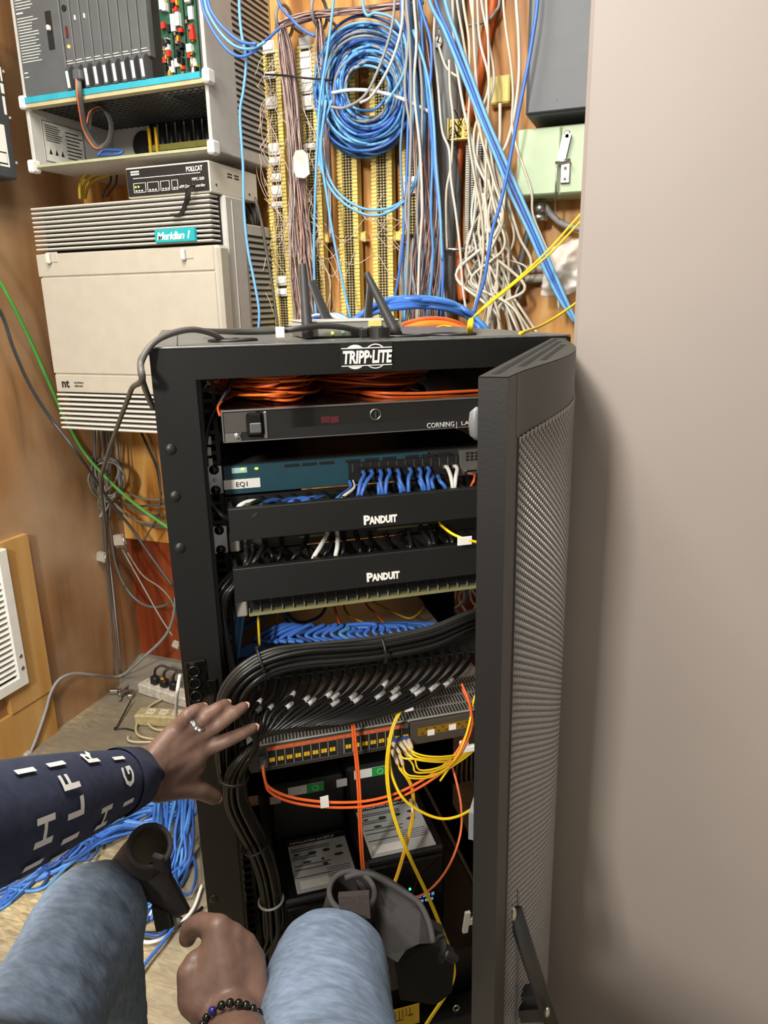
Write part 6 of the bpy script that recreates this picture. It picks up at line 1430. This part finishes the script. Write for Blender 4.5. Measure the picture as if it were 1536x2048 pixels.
segs += [(sL, elL, .050, .042), (elL, slv[2], .040, .040), (slv[2], slv[4], .040, .034), (slv[4], slv[6], .034, .029), (slv[6], wr, .029, .029)]
for k, pts in fing.items():
    w_ = [rw(*p) for p in pts]; r_ = rad[k]
    segs += [(wr.lerp(w_[0], .25), w_[0], .017, .0135 if k != 'little' else .012)]
    for i in range(3): segs.append((w_[i], w_[i+1], r_[i], r_[i+1]))
def slab(w0, w1, kn, r0, r1, nx=7):            # fills the back of a hand between wrist and knuckles
    out = []
    for i in range(nx):
        f = i/(nx-1)*(len(kn)-1); j = min(int(f), len(kn)-2); k_ = kn[j].lerp(kn[j+1], f-j); out.append((w0.lerp(w1, i/(nx-1)), k_, r0, r1))
    return out
segs += slab(rw(303, 1572, -.108), rw(300, 1522, -.108), [rw(*fing[k][0]) for k in ('index', 'middle', 'ring', 'little')], .0175, .0125)
segs += [(rw(330, 1560, -.10), rw(392, 1512, -.09), .021, .017), (rw(330, 1545, -.10), rw(372, 1490, -.088), .020, .015), (rw(320, 1572, -.10), rw(375, 1540, -.088), .020, .016), (rw(330, 1530, -.10), rw(360, 1478, -.088), .018, .014)]
th = [rw(318, 1574, -.105), rw(362, 1574, -.10), rw(402, 1580, -.098), rw(428, 1594, -.092)]
segs += [(wr, th[0], .024, .020), (th[0], th[1], .021, .0165), (th[1], th[2], .0155, .0135), (th[2], th[3], .0135, .0112), (th[1], rw(395, 1530, -.088), .013, .013)]
# right hand: loose fist on the right knee side, index knuckle highest
d = dep
wrR = d(462, 2040, .755); elR = d(560, 2420, .48)
segs += [(sR, elR, .055, .045), (elR, wrR, .043, .031)]
mcp = [d(436, 1856, .79), d(464, 1873, .795), d(489, 1890, .80), d(506, 1918, .80)]
for i, m_ in enumerate(mcp): segs.append((wrR.lerp(m_, .12), m_, .024-.001*i, [.0150, .0150, .0145, .0140][i]))
segs += slab(d(408, 2010, .757), d(508, 2020, .762), mcp, .0190, .0140, 9)
segs += [(d(410, 1995, .772), d(408, 1945, .785), .023, .022), (d(455, 1985, .775), d(450, 1930, .795), .026, .022)]
ix = [mcp[0], d(402, 1848, .80), d(381, 1857, .81), d(375, 1876, .81)]
segs += [(ix[0], ix[1], .0145, .0128), (ix[1], ix[2], .0128, .0115), (ix[2], ix[3], .0115, .0102)]
for i in (1, 2, 3):
    a = mcp[i]; p1 = a+FWD*.020+V((0, 0, -.030)); p2 = p1-FWD*.022+V((0, 0, -.016)); p3 = p2-FWD*.012+V((0, 0, .012))
    segs += [(a, p1, .0125, .0105), (p1, p2, .0102, .0092), (p2, p3, .0090, .0080)]
tm = [d(394, 1996, .765), d(381, 1948, .770), d(388, 1924, .775), d(406, 1908, .785)]
segs += [(wrR, tm[0], .026, .021), (tm[0], tm[1], .0205, .0150), (tm[1], tm[2], .0135, .0115), (tm[2], tm[3], .0112, .0095)]
# trunk and legs under the clothes
segs += [(hipC+V((0, 0, .03)), shC, .10, .10), (sL, sR, .06, .06), (hL, kL, .070, .052), (hR, kR, .070, .055), (kL, aL, .050, .035), (kR, aR, .050, .035), (hL, hipC, .08, .09), (hR, hipC, .08, .09)]
for a in (aL, aR): segs += [(a+V((0, 0, -.04)), a+FWD*.13+V((0, 0, -.055)), .032, .027)]
M_skin = mat('brown_skin', '#6f5549', .48, var=.12, scale=90, bump=.25)
body = skin('body', caps(segs), M_skin, P, .0030, 6)
M_nail = mat('fingernail_pink', '#c99a86', .3, var=.04)
for k, pts in fing.items():
    a, c = rw(*pts[2]), rw(*pts[3]); dr_ = (c-a).normalized(); b = MB(); up_ = (CAM-c).normalized(); up_ = (up_-dr_*up_.dot(dr_)).normalized(); sd = dr_.cross(up_)
    ctr = c+up_*rad[k][3]*.72+dr_*.0015; n = 12
    top = [ctr+dr_*(.0062*math.cos(2*math.pi*i/n))+sd*(.0050*math.sin(2*math.pi*i/n))-up_*(.0014*abs(math.sin(2*math.pi*i/n))) for i in range(n)]
    b.prism(top, -up_*.0018); b.build('fingernail', M_nail, P)
a, c = th[2], th[3]; dr_ = (c-a).normalized(); up_ = (CAM-c).normalized(); up_ = (up_-dr_*up_.dot(dr_)).normalized(); sd = dr_.cross(up_); b = MB()
b.prism([c+up_*.0072+dr_*(.003+.0068*math.cos(i*math.pi/6))+sd*(.006*math.sin(i*math.pi/6)) for i in range(12)], -up_*.002); b.build('fingernail', M_nail, P)
# sweatshirt: torso and sleeves
M_navy = mat('navy_sweatshirt', '#2c334a', .8, var=.18, scale=120, bump=.1)
srad = [.075, .062, .060, .056, .050, .0415, .0365]
ssegs = [(slv[i], slv[i+1], srad[i], srad[i+1]) for i in range(5)]
ssegs += [(slv[5], slv[6]-(slv[6]-slv[5])*.3, .0415, .0385)]
ssegs += [(sR, elR+(sR-elR)*.1, .075, .062), (hipC+V((0, 0, .04)), shC, .13, .135), (sL, sR, .078, .078)]
skin('sweatshirt', caps(ssegs), M_navy, P, .006, 6)
b = MB(); ax = (slv[6]-slv[5]).normalized(); q = [slv[5]+ax*.006, slv[5]+ax*.012, slv[6]-ax*.004, slv[6], slv[6]-ax*.004]
b.tube(q, [.0425, .0432, .0385, .0365, .031], 32, cap=False); b.build('cuff', mat('navy_cuff', '#2a3047', .85, var=.1, scale=200, bump=.1), P)
# white lettering running round the sleeve
def sleeve_at(s):
    L_ = [0]
    for i in range(2, 6): L_.append(L_[-1]+(slv[i+1]-slv[i]).length)
    s = max(0, min(s, L_[-1]-1e-5))
    for i in range(4):
        if s <= L_[i+1]: f = (s-L_[i])/(L_[i+1]-L_[i]); return slv[i+2].lerp(slv[i+3], f), srad[i+2]+(srad[i+3]-srad[i+2])*f, (slv[i+3]-slv[i+2]).normalized()
def letter(ch, s, ang, size):
    cu = bpy.data.curves.new('t', 'FONT'); cu.body = ch; cu.size = size*2.2; cu.offset = size*.05; cu.align_x = 'CENTER'; cu.resolution_u = 2
    t = bpy.data.objects.new('t', cu); COL.objects.link(t); dg = bpy.context.evaluated_depsgraph_get(); me = bpy.data.meshes.new_from_object(t.evaluated_get(dg)); bpy.data.objects.remove(t); bpy.data.curves.remove(cu)
    import bmesh
    bm = bmesh.new(); bm.from_mesh(me); bmesh.ops.triangulate(bm, faces=bm.faces[:]); bmesh.ops.subdivide_edges(bm, edges=[e for e in bm.edges if e.calc_length() > size*.25], cuts=2); bm.to_mesh(me); bm.free()
    org = wt(P)
    for v in me.vertices:
        x, y = v.co.x, v.co.y                    # x runs round the arm, y points back up the arm
        c, r_, t_ = sleeve_at(s-y+size/2); u = (UP-t_*UP.dot(t_)).normalized(); w_ = u.cross(t_)
        if w_.dot(CAM-c) < 0: w_ = -w_
        a = ang+x/r_; v.co = c+(w_*math.cos(a)+u*math.sin(a))*(r_+.0016)-org
    me.materials.clear(); me.materials.append(M_wink); me.name = 'sleeve_letter'
    o = bpy.data.objects.new('sleeve_letter', me); COL.objects.link(o); o.location = org; adopt(o, P)
LS = [0.0]
for i in range(2, 6): LS.append(LS[-1]+(slv[i+1]-slv[i]).length)
def s_at(px): 
    xs_ = [-60, 60, 150, 225, 274]
    for i in range(4):
        if px <= xs_[i+1]: return LS[i]+(LS[i+1]-LS[i])*(px-xs_[i])/(xs_[i+1]-xs_[i])
for px, sz, lst in ((-22, .019, ((-.55, 'I'), (-.02, 'H'), (-1.05, 'H'), (1.0, 'I'))), (50, .0185, ((-.88, 'H'), (-.36, 'I'), (.13, 'L'), (.60, 'F'), (1.02, 'I'), (-1.35, 'I'))), (128, .0175, ((-1.0, 'I'), (-.30, 'H'), (1.08, 'R'))), (193, .016, ((-1.2, 'H'), (-.75, 'I'), (-.22, 'I'), (.42, 'G'), (.95, 'I')))):
    for an, ch in lst: letter(ch, s_at(px), an, sz)
# jeans
M_den = mat('blue_denim', '#6b7b90', .85, var=.22, scale=160, bump=.3, stretch=(.35, 1, .6))
jsegs = [(hL, kL, .072, .0700), (hR, kR, .084, .0735), (kL+(hL-kL)*.05, aL, .068, .055), (kR+(hR-kR)*.05, aR, .070, .055), (hL, hipC, .10, .12), (hR, hipC, .10, .12), (hipC, hipC+V((0, 0, .06)), .12, .12)]
jeans = skin('jeans', caps(jsegs), M_den, P, .007, 5)
for v in jeans.data.vertices:                # soft cloth folds
    p = v.co; n = noise.noise(p*16)*.004+noise.noise(p*45)*.0011; v.co = p+v.normal*n
b = MB()
for a in (aL, aR):
    b.sphere(a+FWD*.05+V((0, 0, -.045)), .055, 10, (1, 1.0, .8)); b.sphere(a+FWD*.13+V((0, 0, -.06)), .045, 10, (1, 1.2, .65))
skin('shoes', b, M_blkpl, P, .006, 4)
# knee pads
M_neo = mat('black_neoprene', '#23201f', .75, var=.15, scale=150, bump=.1); M_neo2 = mat('neoprene_lining', '#343231', .85, var=.1)
def pad_tube(b, pts, rad_, n=28, th_=.0035, sq=1.0):
    b.tube(pts, rad_, n, cap=False); k = list(reversed(pts)); b.tube(k, [r-th_ for r in reversed(rad_)], n, cap=False)
    return b
def padL():
    t = thing('knee_pad', 'black knee pad gaping open beyond the left knee', 'knee pad', dep(270, 1760, .93))
    p = [dep(246, 1786, 1.01), dep(262, 1756, .985), dep(282, 1720, .95), dep(300, 1692, .915)]
    b = MB(); pad_tube(b, p, [.036, .036, .031, .027]); b.build('pad_shell', M_neo, t)
    n = 24; ax = (p[3]-p[2]).normalized(); u = ax.orthogonal().normalized(); w_ = ax.cross(u)
    b = MB(); b.tube([p[3]+(u*math.cos(2*math.pi*i/n)+w_*math.sin(2*math.pi*i/n))*.0255 for i in range(n)], .0036, 8, closed=True); b.build('rim', M_neo2, t)
    D1 = lambda x, y, k=.94: dep(x, y, k)
    b = MB(); b.prism([D1(272, 1752, .92), D1(334, 1705, .93), D1(338, 1755), D1(376, 1826, .96), D1(352, 1836), D1(330, 1822, .94), D1(280, 1795, .93)], FW*.012); b.build('strap', M_neo, t)
    b = MB(); b.prism([D1(302, 1812, .93), D1(338, 1828, .94), D1(345, 1856, .94), D1(312, 1864, .93)], FW*.008); b.build('strap', M_neo, t)
    b = MB(); b.prism([D1(335, 1826, .95), D1(364, 1840, .955), D1(352, 1858, .955), D1(346, 1852, .95)], FW*.006); b.build('strap_end', mat('strap_grey', '#8d8a82', .7), t)
    b = MB(); b.box(D1(315, 1722, .90)-V((.006, .004, .012)), D1(315, 1722, .90)+V((.010, .004, .010)), .002); b.build('stitched_tab', M_neo2, t)
padL()
def padR():
    t = thing('knee_pad', 'black knee pad with hook-and-loop patch beyond the right knee', 'knee pad', dep(740, 1850, .93))
    p = [dep(692, 1905, .95), dep(694, 1856, .94), dep(698, 1818, .93), dep(704, 1784, .915)]
    b = MB(); pad_tube(b, p, [.038, .036, .033, .030], th_=.004); b.build('pad_shell', M_neo, t)
    n = 28; ax = (p[3]-p[2]).normalized(); u = ax.orthogonal().normalized(); w_ = ax.cross(u)
    b = MB(); b.tube([p[3]+(u*math.cos(2*math.pi*i/n)+w_*math.sin(2*math.pi*i/n))*.0288 for i in range(n)], .0036, 8, closed=True); b.build('rim', M_neo2, t)
    b = MB(); pc = dep(706, 1816, .868); b.prism([dep(676, 1794, .884), dep(738, 1790, .884), dep(741, 1838, .886), dep(682, 1836, .886)], FW*.012); b.build('hook_patch', mat('patch_brown_black', '#2f2724', .9, var=.3, scale=300, bump=.3), t)
    b = MB(); W0 = [(708, 1752, .945), (738, 1748, .945), (775, 1764, .95), (812, 1788, .95), (842, 1812, .94), (858, 1850, .925), (866, 1886, .91), (838, 1888, .90), (812, 1900, .895), (795, 1925, .885), (770, 1910, .90), (748, 1870, .92), (736, 1810, .935)]
    b.prism([dep(*q) for q in W0], FW*.014); b.build('side_wing', M_neo, t)
    b = MB(); b.tube(cr([dep(690, 1756, .935), dep(715, 1748, .937), dep(745, 1750, .94), dep(775, 1765, .943), dep(808, 1785, .943), dep(838, 1806, .935), dep(858, 1845, .92), dep(867, 1886, .905)], 6), .0038, 8); b.build('wing_seam', M_neo2, t)
    b = MB(); b.prism([dep(*q) for q in ((855, 1850, .95), (888, 1868, .955), (892, 1900, .955), (910, 1915, .96), (904, 1985, .97), (872, 2010, .98), (800, 2000, .98), (790, 1930, .95), (815, 1900, .95), (866, 1890, .95))], FW*.02); b.build('lower_cup', mat('neoprene_dark', '#121110', .8), t)
    b = MB(); b.tube(cr([dep(868, 1882, .93), dep(884, 1872, .94), dep(887, 1900, .94), dep(880, 1925, .945)], 6), .005, 8, flat=.5); b.build('strap', M_neo, t)
    b = MB(); b.tube(cr([dep(888, 1905, .94), dep(905, 1915, .945), dep(908, 1922, .945)], 4), .007, 8); b.build('buckle', M_blkpl, t)
padR()
# ring and bracelet
a, c = rw(*fing['ring'][0]), rw(*fing['ring'][1]); ctr = a.lerp(c, .62); ax = (c-a).normalized(); u = (CAM-ctr).normalized(); u = (u-ax*u.dot(ax)).normalized(); w_ = ax.cross(u)
t = thing('ring', 'silver ring with small stones on the ring finger of the reaching hand', 'ring', ctr)
b = MB(); n = 28; b.tube([ctr+(u*math.cos(2*math.pi*i/n)+w_*math.sin(2*math.pi*i/n))*.0122 for i in range(n)], .0023, 8, closed=True); b.tube([ctr+ax*.003+(u*math.cos(2*math.pi*i/n)+w_*math.sin(2*math.pi*i/n))*.0120 for i in range(n)], .0019, 8, closed=True); b.build('band', M_chrome, t)
for i in range(5):
    an = -.8+i*.4; b = MB(); b.sphere(ctr+ax*(.0015-.001*(i % 2))+(u*math.cos(an)+w_*math.sin(an))*.0138, .0023, 6); b.build('stone', mat('clear_stone', '#eef0f2', .08, .6), t)
t = thing('bracelet', 'bracelet of black beads with one dark blue bead on the right wrist', 'bracelet', d(462, 2045, .75))
bead = [(q[0], q[1], q[2]-.030) for q in [(405, 2050, .752), (413, 2036, .746), (425, 2022, .741), (443, 2011, .737), (460, 2006, .735), (477, 2007, .735), (492, 2011, .737), (506, 2018, .741), (517, 2026, .746), (526, 2036, .752), (533, 2048, .760)]]
for i, q in enumerate(bead):
    b = MB(); b.sphere(d(*q), .0043, 10); b.build('bead', mat('blue_bead', '#22246e', .15) if i == 2 else mat('black_bead', '#141312', .12), t)
b = MB(); b.tube(cr([d(*q) for q in bead], 4), .0012, 6); b.build('string', M_slot, t)
# folding metal stand in front of the door foot
def stand():
    t = thing('folding_stand', 'black metal folding stand leg leaning before the foot of the rack door', 'stand', dep(1060, 2040, .80))
    b = MB(); q = [dep(1026, 1782, .735), dep(1022, 1860, .76), dep(1016, 2060, .80)]; b.tube(q, .0062, 8, flat=.6); b.build('upright', M_blkpl, t)
    q = [dep(1029, 1822, .73), dep(1062, 1925, .755), dep(1108, 2060, .79)]; b = MB(); b.tube(q, .0088, 8, flat=.5); b.build('leg', M_blkpl, t)
    b = MB(); b.sphere(dep(1027, 1828, .722), .0052, 8, (.6, .6, 1.6)); b.build('rivet', M_metal, t); b = MB(); b.sphere(dep(1094, 2024, .768), .005, 8, (.6, .6, 1.4)); b.build('rivet', M_metal, t)
    b = MB(); b.prism([dep(1044, 1994, .80), dep(1072, 1990, .80), dep(1084, 2020, .81), dep(1048, 2022, .81)], FW*.02); b.build('hinge_block', M_slot, t)
    b = MB(); b.prism([dep(1036, 2022, .80), dep(1090, 2018, .80), dep(1096, 2044, .80), dep(1042, 2046, .80)], FW*.02); b.build('bracket', mat('bracket_metal', '#2c2a28', .35, .6), t)
stand()
